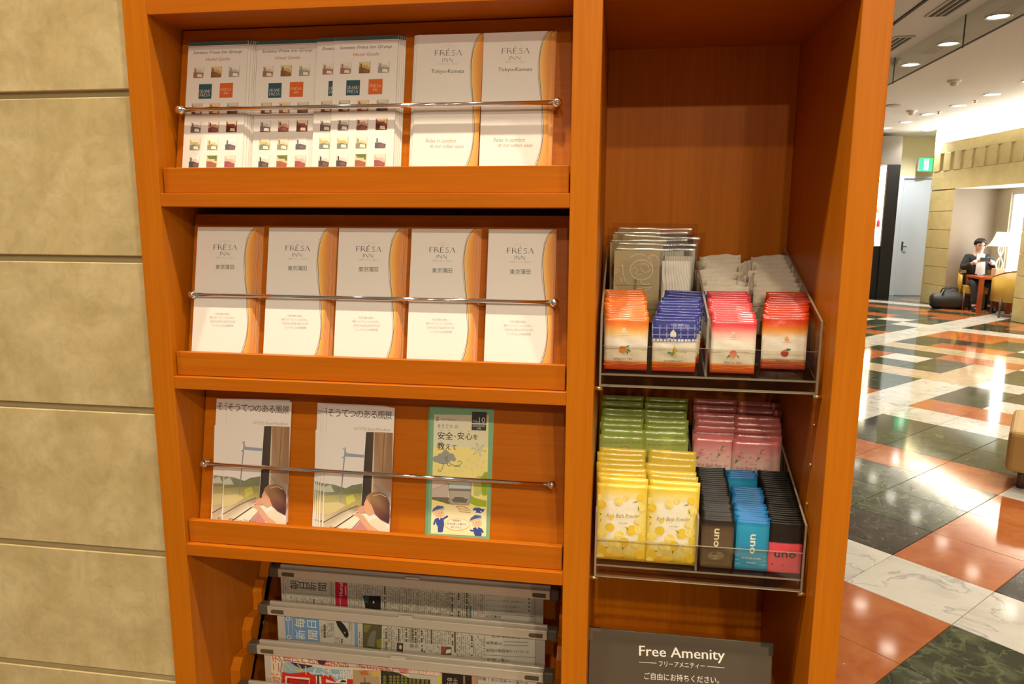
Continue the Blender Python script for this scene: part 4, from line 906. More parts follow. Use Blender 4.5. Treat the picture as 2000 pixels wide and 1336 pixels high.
# apple
yQ = .074; xE = on(1530, 690, 1, yQ).x; md, bd = tea('apple', (214, 62, 20), (226, 140, 48), (176, 66, 40), None, 11)
P_ = Print(Mtea(xE, yQ, zf1), (1370, 460, 4.048), surf=lambda x, z: bd(x, z)-.0003, base=.0004)
tea_mark(P_, 672, 815, 32, 'e6a86a'); P_.circ(655, 930, 31, 28, 'b84630'); P_.poly([(655, 910), (672, 890), (706, 894), (690, 912)], '4d7a4a'); P_.line([(656, 912), (652, 900)], 4, '4a3a2a'); P_.text('APPLE TEA', 584, 988, 700, 992, 17, '8a5548'); P_.text('アップルティー', 588, 1010, 690, 1013, 11, '6f6050'); P_.text('無糖', 738, 1014, 776, 1016, 10, '8a7a68'); wave(P_, 468, 815, 1020, 'dd8434')
pm = P_.build('front_print')
row_of('tea_sachet', md, pm, 12, yQ, .160, xE, on(1538, 600, 1, .160).x, zf1, ['red-orange apple tea sachet, front of its row in the upper tray', 'red-orange apple tea sachet standing behind the front one'], 'sachet', 'apple tea sachets')
# white pads behind
mw, bw = sachet_mesh('white_pad', .0725, .0800, .0042, lambda u, v: (226, 216, 194), matte_packet, 14, 14, .005, .004, 21, .0011, .0014)
yps = [.178, .197, .216, .232, .248, .268, .288, .306]
row_of('cotton_pad_packet', mw, None, 8, .178, .306, on(1416, 600, 1, .178).x, on(1410, 540, 1, .306).x-.004, zf1, ['white paper pad packet behind the peach tea, front of its row', 'white paper pad packet in the row behind the peach tea'], 'packet', 'white pads behind the peach tea', .004, 5., yps, 4)
row_of('cotton_pad_packet', mw, None, 8, .178, .306, on(1516, 600, 1, .178).x, on(1508, 540, 1, .306).x, zf1, ['white paper pad packet behind the apple tea, front of its row', 'white paper pad packet in the row behind the apple tea'], 'packet', 'white pads behind the apple tea', .003, 4., yps, 4)
for k, (px_, y, rz) in enumerate(((1447, .235, 66), (1463, .222, 72), (1452, .275, 60))):
    o = put('cotton_pad_packet', mw, None, Matrix.Translation((on(px_, 560, 1, y).x, y, zf1(y)+.003)) @ Matrix.Rotation(R(rz), 4, 'Z') @ Matrix.Rotation(R(4), 4, 'X')); tag(o, 'white paper pad packet turned sideways between the two rows of pads', 'packet', 'sideways white pads')
# body sponges in clear bags behind the teas
BW, BH = .150, .138
kraft = flat('kraft_card', (.50, .40, .215), .7, spec=.3); silver = flat('pleated_sponge', (.86, .82, .72), .28, spec=.8)
fm, fb = sachet_mesh('sponge_bag_film', BW, BH, .0045, lambda u, v: (200, 200, 200), film, 12, 12, .008, .006, 31, .0012)
yS = .200; xS = on(1275, 560, 1, yS).x; MS = Matrix.Translation((xS, yS, zf1(yS)+.002)) @ Matrix.Rotation(R(-2), 4, 'X')
def card_mesh():
    b_ = MB(); b_.box((-.0655, -.0016, .006), (.010, .0004, .126)); b_.box((-.0655, -.0022, .098), (.010, -.0016, .126)); return b_.mesh('card', kraft)
cm = card_mesh()
sp = MB(); n = 46; vs = []; fs = []
for j in range(25):
    for i in range(n+1):
        u = i/n; v = j/24; x = .014+u*.046; z = .012+v*.098
        vs.append((x, -.0030-.0022*math.sin(math.pi*u)*math.sin(math.pi*v)**.5-.0016*math.sin(u*40+v*34*max(0, u-.15)+1.8*math.sin(v*9)), z))
fs = [(j*(n+1)+i, j*(n+1)+i+1, (j+1)*(n+1)+i+1, (j+1)*(n+1)+i) for j in range(24) for i in range(n)]
sp.add(vs, fs, 0, True); sp.box((.014, -.001, .012), (.060, .001, .110)); spm = sp.mesh('sponge', silver)
P_ = Print(MS, (1180, 460, 10.526), surf=lambda x, z: -.0024); wc = 'eadfba'
P_.ring(765, 690, 232, 16, wc, 205, 26); P_.line([(550, 690), (590, 650), (650, 640), (690, 700), (640, 770), (700, 800), (770, 770)], 14, wc); P_.line([(740, 640), (790, 720), (850, 745), (960, 700)], 14, wc); P_.line([(750, 570), (850, 560), (920, 610), (900, 650), (960, 690)], 14, wc)
P_.line([(890, 420), (960, 500), (1000, 620)], 14, wc); P_.line([(940, 410), (1000, 375), (1080, 410), (1130, 500)], 14, wc); P_.line([(380, 580), (390, 780), (440, 920), (520, 990)], 12, wc); P_.line([(340, 870), (360, 930), (440, 945), (400, 870), (350, 850)], 12, wc); P_.line([(540, 430), (650, 370), (760, 365), (830, 400)], 12, wc)
P_.line([(760, 900), (740, 940), (800, 985), (940, 985)], 14, wc); P_.line([(680, 1070), (840, 1060), (960, 1030)], 12, wc); P_.line([(800, 1140), (900, 1080), (980, 1040)], 12, wc); P_.line([(215, 995), (1000, 1015)], 9, '8a7444')
P_.text('BODY SPONGE', 625, 1330, 640, 880, 62, '6a5a38')
pms = P_.build('card_print')
labs = ['clear bag with kraft card and pleated white body sponge, front of its row', 'clear bag with kraft card standing behind the front sponge bag']
for k, (y, dx, roll) in enumerate(((.200, 0, 0), (.222, .004, .6), (.240, -.006, -1.2), (.258, .009, 2.0), (.278, -.003, -.6), (.298, .003, .4))):
    e = empty('body_sponge_bag'); e.matrix_world = Matrix.Translation((xS+dx, y, zf1(y-.004)+.002-(.008 if k > 2 else 0)*0)) @ Matrix.Rotation(R(-2), 4, 'X') @ Matrix.Rotation(R(roll), 4, 'Y')
    tag(e, labs[0] if k == 0 else labs[1], 'sponge bag', 'sponge bags' if k else None)
    c_ = put('card', cm, e); put('sponge', spm, e); put('film_bag', fm, e)
    if k == 0: put('card_print', pms, c_)

# ---------------------------------------------------------------- lower tray: bath powder
YW, YH = .0775, .1270
def yel(u, v):
    d = min(u, 1-u)*4
    if v < .075: return (238, 200, 58)
    if v > .93: return (240, 206, 70)
    t = max(0, min(1, d*1.1))*max(0, min(1, min(v-.07, .95-v)*6)); return tuple(p+(q-p)*t for p, q in zip((240, 208, 70), (245, 238, 208)))
my, by = sachet_mesh('bath_yellow', YW, YH, .0030, yel, foil, 12, 18, .008, .005, 41, .0003)
yY = .0570
def lemons(P_, pts):
    for x, y, r_, kind in pts:
        P_.circ(x, y, r_, r_*.95, 'ecc83c' if kind else 'f0d660')
        if not kind:
            P_.circ(x, y, r_*.82, r_*.78, 'f7eba8'); P_.circ(x, y, r_*.72, r_*.68, 'f2d95c')
            for k in range(4): a = R(45*k+10); P_.line([(x-r_*.7*math.cos(a), y-r_*.66*math.sin(a)), (x+r_*.7*math.cos(a), y+r_*.66*math.sin(a))], r_*.08, 'f8eeb8')
def yellow_print(xc, ox):
    P_ = Print(Matrix.Translation((xc, yY, zf2(yY-.003)+.002)), (1150, 770, 3.425), surf=lambda x, z: by(x, z)-.0003, base=.0005)
    P_.clip = (-YW/2+.0015, YW/2-.0015, .003, YH-.003)
    d = ox; lemons(P_, [(200+d, 712, 30, 0), (90+d, 735, 28, 1), (140+d, 885, 32, 1), (90+d, 925, 32, 0), (205+d, 940, 34, 0), (285+d, 905, 36, 1), (338+d, 900, 34, 0), (235+d, 985, 36, 1), (160+d, 985, 30, 0), (310+d, 1000, 32, 0), (90+d, 1045, 38, 1), (340+d, 1070, 34, 1), (345+d, 690, 26, 1), (320+d, 850, 20, 0), (75+d, 1085, 26, 0), (72+d, 690, 24, 0), (250+d, 690, 22, 0), (355+d, 760, 26, 0), (150+d, 820, 16, 1), (355+d, 960, 26, 1), (140+d, 1040, 22, 0), (260+d, 1060, 26, 0), (195+d, 1000, 20, 0)])
    for a, b_, c in (((290+d, 722), (315+d, 712), (330+d, 718)), ((328+d, 742), (338+d, 768), (330+d, 775)), ((240+d, 876), (262+d, 890), (265+d, 908)), ((106+d, 1020), (130+d, 1018), (118+d, 1028)), ((222+d, 1020), (234+d, 1022), (226+d, 1045)), ((70+d, 790), (88+d, 800), (78+d, 806)), ((72+d, 858), (80+d, 830), (84+d, 836))): P_.poly([a, b_, c], '6f7c4c')
    P_.text('Rich Bath Powder', 118+d, 805, 342+d, 810, 28, 'b89a58', .35); P_.text('ゆずの香り', 200+d, 856, 262+d, 857, 9, '8a7444'); P_.text('入浴剤', 203+d, 1092, 238+d, 1093, 9, '8a7444')
    return P_.build('front_print')
xY1, xY2 = on(1213, 1030, 1, yY).x, on(1311, 1035, 1, yY).x
py1 = yellow_print(xY1, 0)
yl = [.0570, .072, .084, .094, .108, .120, .134, .146]
row_of('bath_powder_sachet', my, py1, 8, yY, .146, xY1, on(1214, 900, 1, .146).x, zf2, ['yellow citrus bath powder sachet, front of the row beside the tray wall', 'yellow citrus bath powder sachet in the row beside the tray wall'], 'sachet', 'yellow sachets beside the tray wall', .0012, 1., yl, extra=8)
row_of('bath_powder_sachet', my, py1, 7, yY, .146, xY2, on(1306, 900, 1, .146).x+.003, zf2, ['yellow citrus bath powder sachet, front of the row beside the divider', 'yellow citrus bath powder sachet in the row beside the divider'], 'sachet', 'yellow sachets beside the divider', .0025, 2.2, [.0570, .070, .084, .094, .112, .130, .146], extra=7)
mg_, bg2 = sachet_mesh('bath_green', .0760, .1250, .0026, grad([(0, (196, 214, 150)), (.5, (190, 208, 140)), (.80, (176, 194, 98)), (.9, (166, 182, 84)), (1, (158, 172, 76))]), foil, 10, 14, .008, .005, 45, .0005)
yG = .184; xG1 = on(1214, 860, 1, yG).x; xG2 = on(1300, 862, 1, yG).x
P_ = Print(Matrix.Translation((xG1, yG, zf2(yG-.003)+.002)), (1150, 770, 3.425), surf=lambda x, z: bg2(x, z)-.0003, base=.0005)
for k in range(20): P_.circ(105+k*13, 322, 4, 6, 'a8925c' if k % 3 else 'b07060', n=8)
P_.circ(240, 362, 36, 16, 'b8805c'); P_.circ(240, 364, 30, 12, 'cfd2a0')
pg = P_.build('front_print')
yg = [.184, .203, .220, .236, .252, .268, .286, .304]
row_of('bath_powder_sachet', mg_, pg, 8, yG, .304, xG1, on(1216, 800, 1, .304).x, zf2, ['green bath powder sachet behind the yellow ones, front of the row beside the tray wall', 'green bath powder sachet in the row beside the tray wall'], 'sachet', 'green sachets beside the tray wall', .0015, .8, yg, extra=8)
row_of('bath_powder_sachet', mg_, pg, 8, yG, .304, xG2, on(1298, 805, 1, .304).x+.002, zf2, ['green bath powder sachet behind the yellow ones, front of the row beside the divider', 'green bath powder sachet in the row beside the divider'], 'sachet', 'green sachets beside the divider', .0015, 1.2, yg, extra=8)
mp_, bp2 = sachet_mesh('bath_pink', .0780, .1250, .0028, grad([(0, (232, 190, 176)), (.55, (236, 200, 184)), (.80, (232, 176, 164)), (.9, (222, 132, 128)), (1, (214, 112, 110))]), foil, 10, 14, .008, .005, 47, .0006)
yK = .186; xK1 = on(1400, 880, 1, yK).x; xK2 = on(1478, 880, 1, yK).x-.001
P_ = Print(Matrix.Translation((xK2, yK, zf2(yK-.003)+.002)), (1340, 770, 3.427), surf=lambda x, z: bp2(x, z)-.0003, base=.0005)
for cx, cy in ((355, 415), (500, 395)):
    for k in range(5): a = R(72*k+20); P_.circ(cx+20*math.cos(a), cy+17*math.sin(a), 14, 11, 'e09a98', n=9)
    P_.circ(cx, cy, 7, 6, 'c86a78'); P_.poly([(cx-30, cy+50), (cx-22, cy+18), (cx-4, cy+30)], '6f8a50'); P_.poly([(cx-8, cy-10), (cx+6, cy-28), (cx+26, cy-26), (cx+6, cy-8)], '6f8a50')
for cx, cy in ((410, 380), (405, 450), (430, 420), (545, 440), (320, 385), (570, 400), (470, 440)): P_.circ(cx, cy, 8, 7, 'dc8e90', n=8)
P_.text('Sakura', 406, 462, 470, 464, 14, 'c08888', .3); P_.text('Rich Bath Powder', 332, 493, 545, 500, 26, 'a87878', .35)
pk = P_.build('front_print')
yk = [.186, .206, .224, .240, .258, .280, .302]
row_of('bath_powder_sachet', mp_, pk, 7, yK, .302, xK2, on(1492, 800, 1, .302).x-.008, zf2, ['pink cherry blossom bath powder sachet, front of the row beside the cell side', 'pink cherry blossom bath powder sachet in the row beside the cell side'], 'sachet', 'pink sachets beside the cell side', .0015, 1.2, yk, extra=7)
row_of('bath_powder_sachet', mp_, pk, 7, yK+.004, .306, xK1, on(1394, 800, 1, .302).x+.002, zf2, ['pink cherry blossom bath powder sachet, front of the row beside the green ones', 'pink cherry blossom bath powder sachet in the row beside the green ones'], 'sachet', 'pink sachets beside the green ones', .0015, 1.2, [y+.004 for y in yk], extra=7)
# ---------------------------------------------------------------- lower tray: face wash sachets
UW, UH = .0486, .0810
def uno_mesh(name, col, seed): return sachet_mesh(name, UW, UH, .0013, col, foil_matte, 8, 16, .006, .005, seed, .0003)
yU = .0560
def Muno(xc): return Matrix.Translation((xc, yU, zf2(yU-.003)+.002))
xU1, xU2, xU3 = on(1400, 1070, 1, yU).x, on(1468, 1075, 1, yU).x, on(1533, 1080, 1, yU).x
mu1, bu1 = uno_mesh('wash_brown', grad([(0, (112, 92, 64)), (.80, (92, 72, 52)), (.88, (50, 40, 30)), (1, (26, 21, 16))]), 51)
mu2, bu2 = uno_mesh('wash_blue', grad([(0, (60, 146, 190)), (.5, (40, 140, 180)), (.9, (40, 150, 186)), (1, (20, 100, 170))]), 52)
mu3, bu3 = sachet_mesh('wash_black', UW, UH, .0013, grad([(0, (216, 72, 84)), (.585, (222, 78, 88)), (.595, (34, 26, 20)), (1, (30, 24, 18))]), foil_matte, 8, 36, .006, .005, 53, .0003)
P_ = Print(Muno(xU1), (1360, 1010, 9.524), surf=lambda x, z: bu1(x, z)-.0003)
def bold_uno(P_, xa, ya, xb, yb, h, col, lines=True):
    for ddx, ddy in ((0, 0), (5, 0), (-5, 0), (0, 5), (0, -5)): P_.text('uno', xa+ddx, ya+ddy, xb+ddx, yb+ddy, h, col)
bold_uno(P_, 385, 212, 362, 540, 88, 'd9c89a'); P_.circ(360, 712, 155, 78, '84715a' if True else '', n=24); P_.text('CREAM UP', 250, 708, 435, 714, 24, 'c9bda0'); P_.text('WASH', 275, 752, 405, 756, 24, 'c9bda0'); P_.text('フェイスウォッシュ', 235, 838, 395, 850, 14, 'a5967a')
p1 = P_.build('front_print')
P_ = Print(Muno(xU2), (1360, 1010, 9.524), surf=lambda x, z: bu2(x, z)-.0003)
bold_uno(P_, 1055, 318, 1032, 668, 92, 'e4ddc6'); 
for y in (700, 782, 855): P_.line([(722, y), (1300, y+40)], 7, 'a9cdd4')
P_.text('SCRUB KIND', 840, 748, 1195, 772, 34, 'dde4dc'); P_.text('WASH', 925, 838, 1100, 850, 34, 'dde4dc'); P_.text('フェイスウォッシュ', 920, 932, 1080, 942, 13, '9cc0cc')
p2 = P_.build('front_print')
P_ = Print(Muno(xU3), (1360, 1010, 9.524), surf=lambda x, z: bu3(x, z)-.0003)
bold_uno(P_, 1450, 690, 1845, 712, 100, '3a2420'); P_.poly([(1400, 852), (1615, 872), (1612, 908), (1398, 888)], '3a2420'); P_.text('ALL IN ONE', 1412, 868, 1602, 890, 22, 'd9505c'); P_.line([(1655, 885), (1835, 895)], 8, 'b04650'); P_.text('パーフェクション', 1530, 985, 1725, 998, 18, 'a03c48'); P_.poly([(1500, 360), (1890, 370), (1885, 470), (1500, 462)], '1c1612')
p3 = P_.build('front_print')
row_of('face_wash_sachet', mu1, p1, 26, yU, .176, xU1, on(1388, 930, 1, .176).x, zf2, ['brown face wash sachet with beige lettering, front of its row', 'brown face wash sachet packed behind the front one'], 'sachet', 'brown face wash sachets', .0008, 1.)
ub = [yU+.0048*k for k in range(17)]+[.158+.005*k for k in range(4)]
row_of('face_wash_sachet', mu2, p2, 21, yU, .176, xU2, on(1447, 940, 1, .176).x, zf2, ['blue face wash sachet with white lettering, front of its row', 'blue face wash sachet packed behind the front one'], 'sachet', 'blue face wash sachets', .0010, 2., ub, extra=2)
row_of('skin_lotion_sachet', mu3, p3, 26, yU, .176, xU3, on(1510, 930, 1, .176).x, zf2, ['black and red skin care sachet, front of its row', 'black skin care sachet packed behind the front one'], 'sachet', 'black skin care sachets', .0008, 1.)
# ---------------------------------------------------------------- sign at the foot of the amenity cell
sa = on(1152, 1226, 1, .075); sb_ = on(1510, 1246, 1, .075); zsh = .64
sg = empty('amenity_sign'); sg.matrix_world = Matrix.Translation((sa.x, .075-(sa.z-zsh)*math.tan(R(8)), zsh)) @ Matrix.Rotation(R(-8), 4, 'X'); tag(sg, 'dark grey free amenity sign board with white lettering and corner guards', 'sign')
SWd = sb_.x-sa.x; SHt = (sa.z-zsh)/math.cos(R(8))
MB().box((0, 0, .001), (SWd, .004, SHt)).obj('board', flat('sign_board', (84, 74, 60), .35, spec=.5), sg, .0006)
for x0, x1, mt in ((-.001, .018, clear('worn_corner', (.8, .75, .6), .2, .3)), (SWd-.018, SWd+.001, flat('corner_guard', (50, 42, 34), .5))):
    q = MB(); q.box((x0, -.0012, SHt-.005), (x1, .0052, SHt+.001)); xx = (x0, x0+.006) if x0 < 0 else (x1-.006, x1); q.box((xx[0], -.0012, SHt-.019), (xx[1], .0052, SHt-.005)); q.obj('corner_guard', mt, sg)
P_ = Print(Matrix.Translation((sa.x, .075-(sa.z-zsh)*math.tan(R(8)), zsh)) @ Matrix.Rotation(R(-8), 4, 'X'), (1140, 1180, 4.348), base=.0002)
WHT = 'f2ece0'
for ddx in (-1.6, 0, 1.6): P_.text('Free Amenity', 472+ddx, 408, 1197+ddx, 446, 118, WHT)
P_.line([(470, 492), (618, 501)], 4, WHT); P_.line([(1047, 528), (1198, 541)], 4, WHT); P_.text('フリーアメニティー', 638, 506, 1028, 527, 48, WHT); P_.text('ご自由にお持ちください。', 515, 608, 1150, 646, 62, WHT)
P_.build('sign_print', sign_ink, sg)
# ---------------------------------------------------------------- far end of the lobby: niche wall, end wall, door
WM = Matrix(((.1136, .9935, 0, 6.32), (-.9935, .1136, 0, 13.5), (0, 0, 1, 0), (0, 0, 0, 1)))   # local: s along the wall towards us, d into the wall, z
ystone = stone('yellow_limestone', (.44, .355, .15), (.49, .40, .18), (.54, .445, .215), 3, .6, None, spec=.3)
cream = flat('cream_plaster', (.80, .72, .46), .85, spec=.2); taupe = flat('taupe_plaster', (.40, .32, .25), .9, spec=.1); beige_in = flat('beige_plaster', (.52, .44, .30), .9, spec=.1)
whitep = flat('white_plaster', (.85, .83, .78), .9, spec=.1)
NS0, NS1, NT, ND = .78, 2.66, 2.06, .74
wr = MB().box((NS1, .021, 0), (6.5, .6, 2.06), M=WM).obj('wall_right', ystone); tag(wr, kind='structure')
wp = MB().box((0, .021, 0), (NS0, .6, 2.06), M=WM).obj('wall_pier', ystone); tag(wp, kind='structure')
wu = MB().box((0, .021, NT+.0045), (6.5, .6, 2.86), M=WM).obj('wall_upper', ystone); tag(wu, kind='structure')
MB().box((.03, .30, 2.86), (6.5, .6, CEIL), M=WM).obj('cove_back', whitep, wu)
tag(MB().box((-1.35, .95, 0), (-.001, 1.1, CEIL), M=WM).obj('wall_return', cream), kind='structure')
MB().box((0, 0, 2.86), (6.5, .05, 2.885), M=WM).obj('cove_lip', ystone, wu); MB().box((0, 0, 2.885), (.03, .6, CEIL), M=WM).obj('cove_end', cream, wu)
# stone courses on the piers
zc = [0, .36, .69, 1.02, 1.35, 1.68, 2.04, 2.36]
for a, b in zip(zc, zc[1:]):
    MB().box((.003, .0, a+.004), (NS0, .0209, b-.004), M=WM).obj('stone_block', ystone, wp, .003) if b < 2.1 else None
    for k, (s0, s1) in enumerate([(NS1, 3.6), (3.6, 4.55), (4.55, 5.5), (5.5, 6.5)]):
        if b < 2.1: MB().box((s0+.003, 0, a+.004), (s1-.003, .0209, b-.004), M=WM).obj('stone_block', ystone, wr, .003)
MB().box((0, 0, 2.064), (6.5, .0209, 2.385), M=WM).obj('stone_block', ystone, wu, .003)
MB().box((0, 0, 2.70), (6.5, .0209, 2.859), M=WM).obj('stone_block', ystone, wu, .003)
for k in range(20):   # relief band: narrow square recesses, proud squares between
    s0 = .02+k*.325
    MB().box((s0, -.004, 2.39), (s0+.205, .0209, 2.6995), M=WM).obj('relief_panel', ystone, wu, .002)
# niche lining
ns_ = MB().box((NS0-.0005, .0, 0), (NS0+.004, ND, NT), M=WM).obj('wall_niche_side', taupe); tag(ns_, kind='structure')
MB().box((NS0-.02, .6, 0), (NS0-.0006, ND+.1, NT+.2), M=WM).obj('side_core', taupe, ns_)
nb_ = MB().box((NS0, ND, 0), (1.15, ND+.1, NT+.2), M=WM).obj('wall_niche_back', beige_in); tag(nb_, kind='structure')
MB().box((1.15, ND, 0), (NS1+.3, ND+.1, .62), M=WM).obj('sill_wall', beige_in, nb_)
MB().box((1.15, ND, 1.98), (NS1+.3, ND+.1, NT+.2), M=WM).obj('window_head', beige_in, nb_)
tag(MB().box((NS1, .6, 0), (NS1+.02, ND, NT+.2), M=WM).obj('wall_niche_near', beige_in), kind='structure')
tag(MB().box((NS0, .0, NT), (NS1, ND+.1, NT+.004), M=WM).obj('ceiling_niche', whitep), kind='structure')
# window: frame, panes, sheer blind glowing with daylight
day = flat('daylit_blind', (.92, .96, 1.), .8, emit=7.)
wn = empty('window_1'); tag(wn, kind='structure')
MB().box((1.15, ND+.10, .62), (NS1+.3, ND+.11, 1.98), M=WM).obj('blind', day, wn)
wf = flat('window_frame_white', (.8, .8, .78), .4)
for s0 in (1.15, 1.98, NS1+.26): MB().box((s0, ND+.03, .62), (s0+.035, ND+.08, 1.98), M=WM).obj('frame_post', wf, wn)
for z0 in (.62, 1.945): MB().box((1.15, ND+.03, z0), (NS1+.3, ND+.08, z0+.035), M=WM).obj('frame_rail', wf, wn)
for s0, s1 in ((1.335, 1.98), (2.015, NS1+.26)): MB().box((s0, ND+.05, .655), (s1, ND+.056, 1.945), M=WM).obj('pane', glass, wn)
# cove strip light lying on the ledge
tag(MB().box((.06, .12, 2.861), (6.4, .20, 2.884), M=WM).obj('cove_strip_light', flat('cove_tube', (1., .95, .85), .5, emit=78.)), 'long glowing strip light hidden on the ledge of the bright cove', 'strip light')
# end wall with door, exit sign
tag(MB().box((4.4, 14.7, 0), (6.17, 14.85, CEIL)).obj('wall_end', cream), kind='structure')
tag(MB().box((6.17, 14.7, 2.40), (7.6, 14.85, CEIL)).obj('trim_1', cream), kind='structure')
dm = flat('white_steel_door', (.62, .66, .70), .35, spec=.5)
d1 = MB().box((6.275, 14.715, .01), (7.15, 14.76, 2.335)).obj('door_1', dm, None, .003); tag(d1, kind='structure')
MB().box((6.17, 14.68, 0), (6.262, 14.80, 2.40)).obj('door_frame', dm, d1, .003)
MB().box((6.262, 14.68, 2.345), (7.6, 14.80, 2.40)).obj('door_frame', dm, d1, .003)
hm = flat('door_handle_steel', (.25, .25, .26), .3, .9)
MB().box((6.33, 14.70, .93), (6.365, 14.7149, 1.10)).obj('handle_plate', hm, d1, .002)
MB().tube([(6.348, 14.71, 1.0), (6.348, 14.66, 1.0), (6.41, 14.655, 1.0)], .011, 8).obj('handle', hm, d1)
es = empty('exit_sign', (6.56, 14.52, 2.47), R(16)); tag(es, 'green illuminated emergency exit sign with white running figure above the white door', 'exit sign')
MB().box((-.15, -.02, 0), (.15, .02, .26)).obj('housing', flat('exit_housing', (.5, .45, .35), .5), es, .004)
MB().box((-.143, -.024, .007), (.143, -.0201, .253)).obj('green_panel', flat('exit_green', (.03, .55, .16), .4, emit=1.3), es)
pm = flat('exit_white', (.9, 1., .9), .4, emit=2.4); M0 = MB()
M0.box((-.04, -.0262, .03), (.055, -.0242, .235)); M0.obj('doorway_pictogram', pm, es)
run = MB(); run.lathe([(.0005, 0), (.018, 0), (.018, .002), (.0005, .002)], 14, M=Matrix.Translation((.012, -.0266, .2)) @ Matrix.Rotation(R(90), 4, 'X'))
for pts in ([(.01, .175), (-.005, .115)], [(-.005, .115), (.03, .085), (.02, .045)], [(-.005, .115), (-.03, .08), (-.055, .085)], [(.01, .165), (.04, .135)], [(.01, .165), (-.03, .15), (-.045, .12)]):
    run.tube([(x, -.0272, z) for x, z in pts], .008, 6)
run.obj('running_figure', flat('exit_green', (.03, .55, .16)), es)
MB().tube([(0, .02, .2), (0, .17, .2)], .012, 8).obj('bracket', hm, es)
# dark display case with lit shelves
case = empty('display_case', (5.3, 14.2, 0)); tag(case, 'tall dark display case with brightly lit shelves of small goods', 'display case')
dk = flat('dark_case', (24, 22, 19), .6, spec=.2); dk2 = flat('dark_case_top', (92, 82, 70), .6)
MB().box((.36, -.35, 0), (.585, .45, 2.56)).obj('side_panel', dk, case); MB().box((-.9, -.35, 2.56), (.585, .45, 3.08)).obj('top_panel', dk2, case)
MB().box((-.9, -.30, 0), (.36, .45, 1.02)).obj('base_cabinet', dk, case); MB().box((-.9, .40, 1.02), (.36, .45, 2.56)).obj('back_panel', flat('case_glow', (1., .86, .62), .8, emit=3.2), case)  # back panel emits in place of lamps inside the case
MB().box((.350, -.28, 1.03), (.3595, .399, 2.55)).obj('glow_lining', flat('case_glow', (1., .86, .62)), case)  # emissive lining added so the inner side of the case looks lit
for q in (1.38, 1.66, 1.95, 2.25): MB().box((-.9, -.27, q), (.349, .399, q+.02)).obj('shelf', flat('case_shelf', (.7, .6, .45), .4), case)
gc = ['e7a9b4', 'd96a94', 'f2e6d0', 'b08a60', 'f5f0ea', 'c8506e', '8a6a50', 'efe2ee']
for k, (gx, gz_) in enumerate([(.10, 1.68), (.2, 1.68), (.28, 1.68), (.12, 1.40), (.22, 1.40), (.30, 1.40), (.14, 1.04), (.24, 1.04)]):
    hh = .10+.05*((k*7) % 4)/3
    o = MB().lathe([(.0005, 0), (.032, 0), (.034, .01), (.034, hh*.65), (.014, hh*.8), (.014, hh), (.0005, hh)], 14, M=Matrix.Translation((5.3+gx+.02, 13.98, gz_))).obj('small_bottle', flat('goods_%d' % k, gc[k], .3))
    tag(o, 'small %s bottle on the lit shelves of the dark case' % ['pale pink', 'rose pink', 'ivory', 'tan', 'white', 'crimson', 'brown', 'lilac'][k], 'bottle', 'bottles in the display case')

# ---------------------------------------------------------------- furniture in the niche
def rel(s_, d_, z): return WM @ Vector((s_, d_, z))
leather = flat('mustard_leather', (.52, .33, .05), .45); chair_wood = flat('dark_chair_wood', (.10, .035, .015), .4)
def tub_chair(name, loc, rz, label):
    e = empty(name, loc, rz); tag(e, label, 'armchair')
    for sx, sy in ((-1,-1),(1,-1),(-1,1),(1,1)):
        MB().tube([(sx*.25, sy*.24, .30), (sx*.26, sy*.26, 0)], [.022, .015], 8).obj('leg', chair_wood, e)
    MB().prism([(-.26, -.24), (.26, -.24), (.25, -.05), (.20, .12), (.10, .22), (-.10, .22), (-.20, .12), (-.25, -.05)], 2, .28, .42).obj('seat', leather, e, .015)
    n = 13; vs = []; fs = []
    for k in range(n):   # wrap-round back, high behind, lower at the arm ends
        t = math.pi*(k/(n-1)); x = -.31*math.cos(t); y = -.16+.46*math.sin(t)**.8; hz = .60+.13*math.sin(t)
        for off in (0, .05):
            f_ = 1-off/.34
            vs += [(x*f_, (y+.0)*f_, .24), (x*f_, y*f_, hz)]
    for k in range(n-1):
        a = k*4; b = a+4
        fs += [(a, b, b+1, a+1), (a+2, a+3, b+3, b+2), (a+1, b+1, b+3, a+3), (a, a+2, b+2, b)]
    fs += [(0, 1, 3, 2), ((n-1)*4, (n-1)*4+2, (n-1)*4+3, (n-1)*4+1)]
    MB().add(vs, fs, 0, True).obj('backrest', leather, e)
    rail = [(-.31*math.cos(math.pi*k/12)*.93, (-.16+.46*math.sin(math.pi*k/12)**.8)*.93, .605+.13*math.sin(math.pi*k/12)) for k in range(13)]
    MB().tube(rail, .022, 8).obj('top_rail', chair_wood, e)
    return e
# wooden coffee table
TB0, TB1 = Vector((6.60, 11.80, 0)), None
tb = empty('coffee_table', (6.58, 11.80, 0), R(-4)); tag(tb, 'square red-brown wooden coffee table carrying the white lamp', 'table')
MB().box((-.03, -.03, .56), (.50, .60, .60)).obj('table_top', wood_table, tb, .004)
for lx, ly in ((0, 0), (0, .53), (.43, 0), (.43, .53)): MB().box((lx-.028, ly-.028, 0), (lx+.034, ly+.034, .56)).obj('leg', wood_table, tb, .003)
tub_chair('tub_armchair', (6.81, 12.46, 0), R(-6), 'mustard leather tub armchair with dark wooden rail, the seated man in it')
tub_chair('tub_armchair', (6.93, 11.42, 0), R(168), 'mustard leather tub armchair with its back turned, at the table')
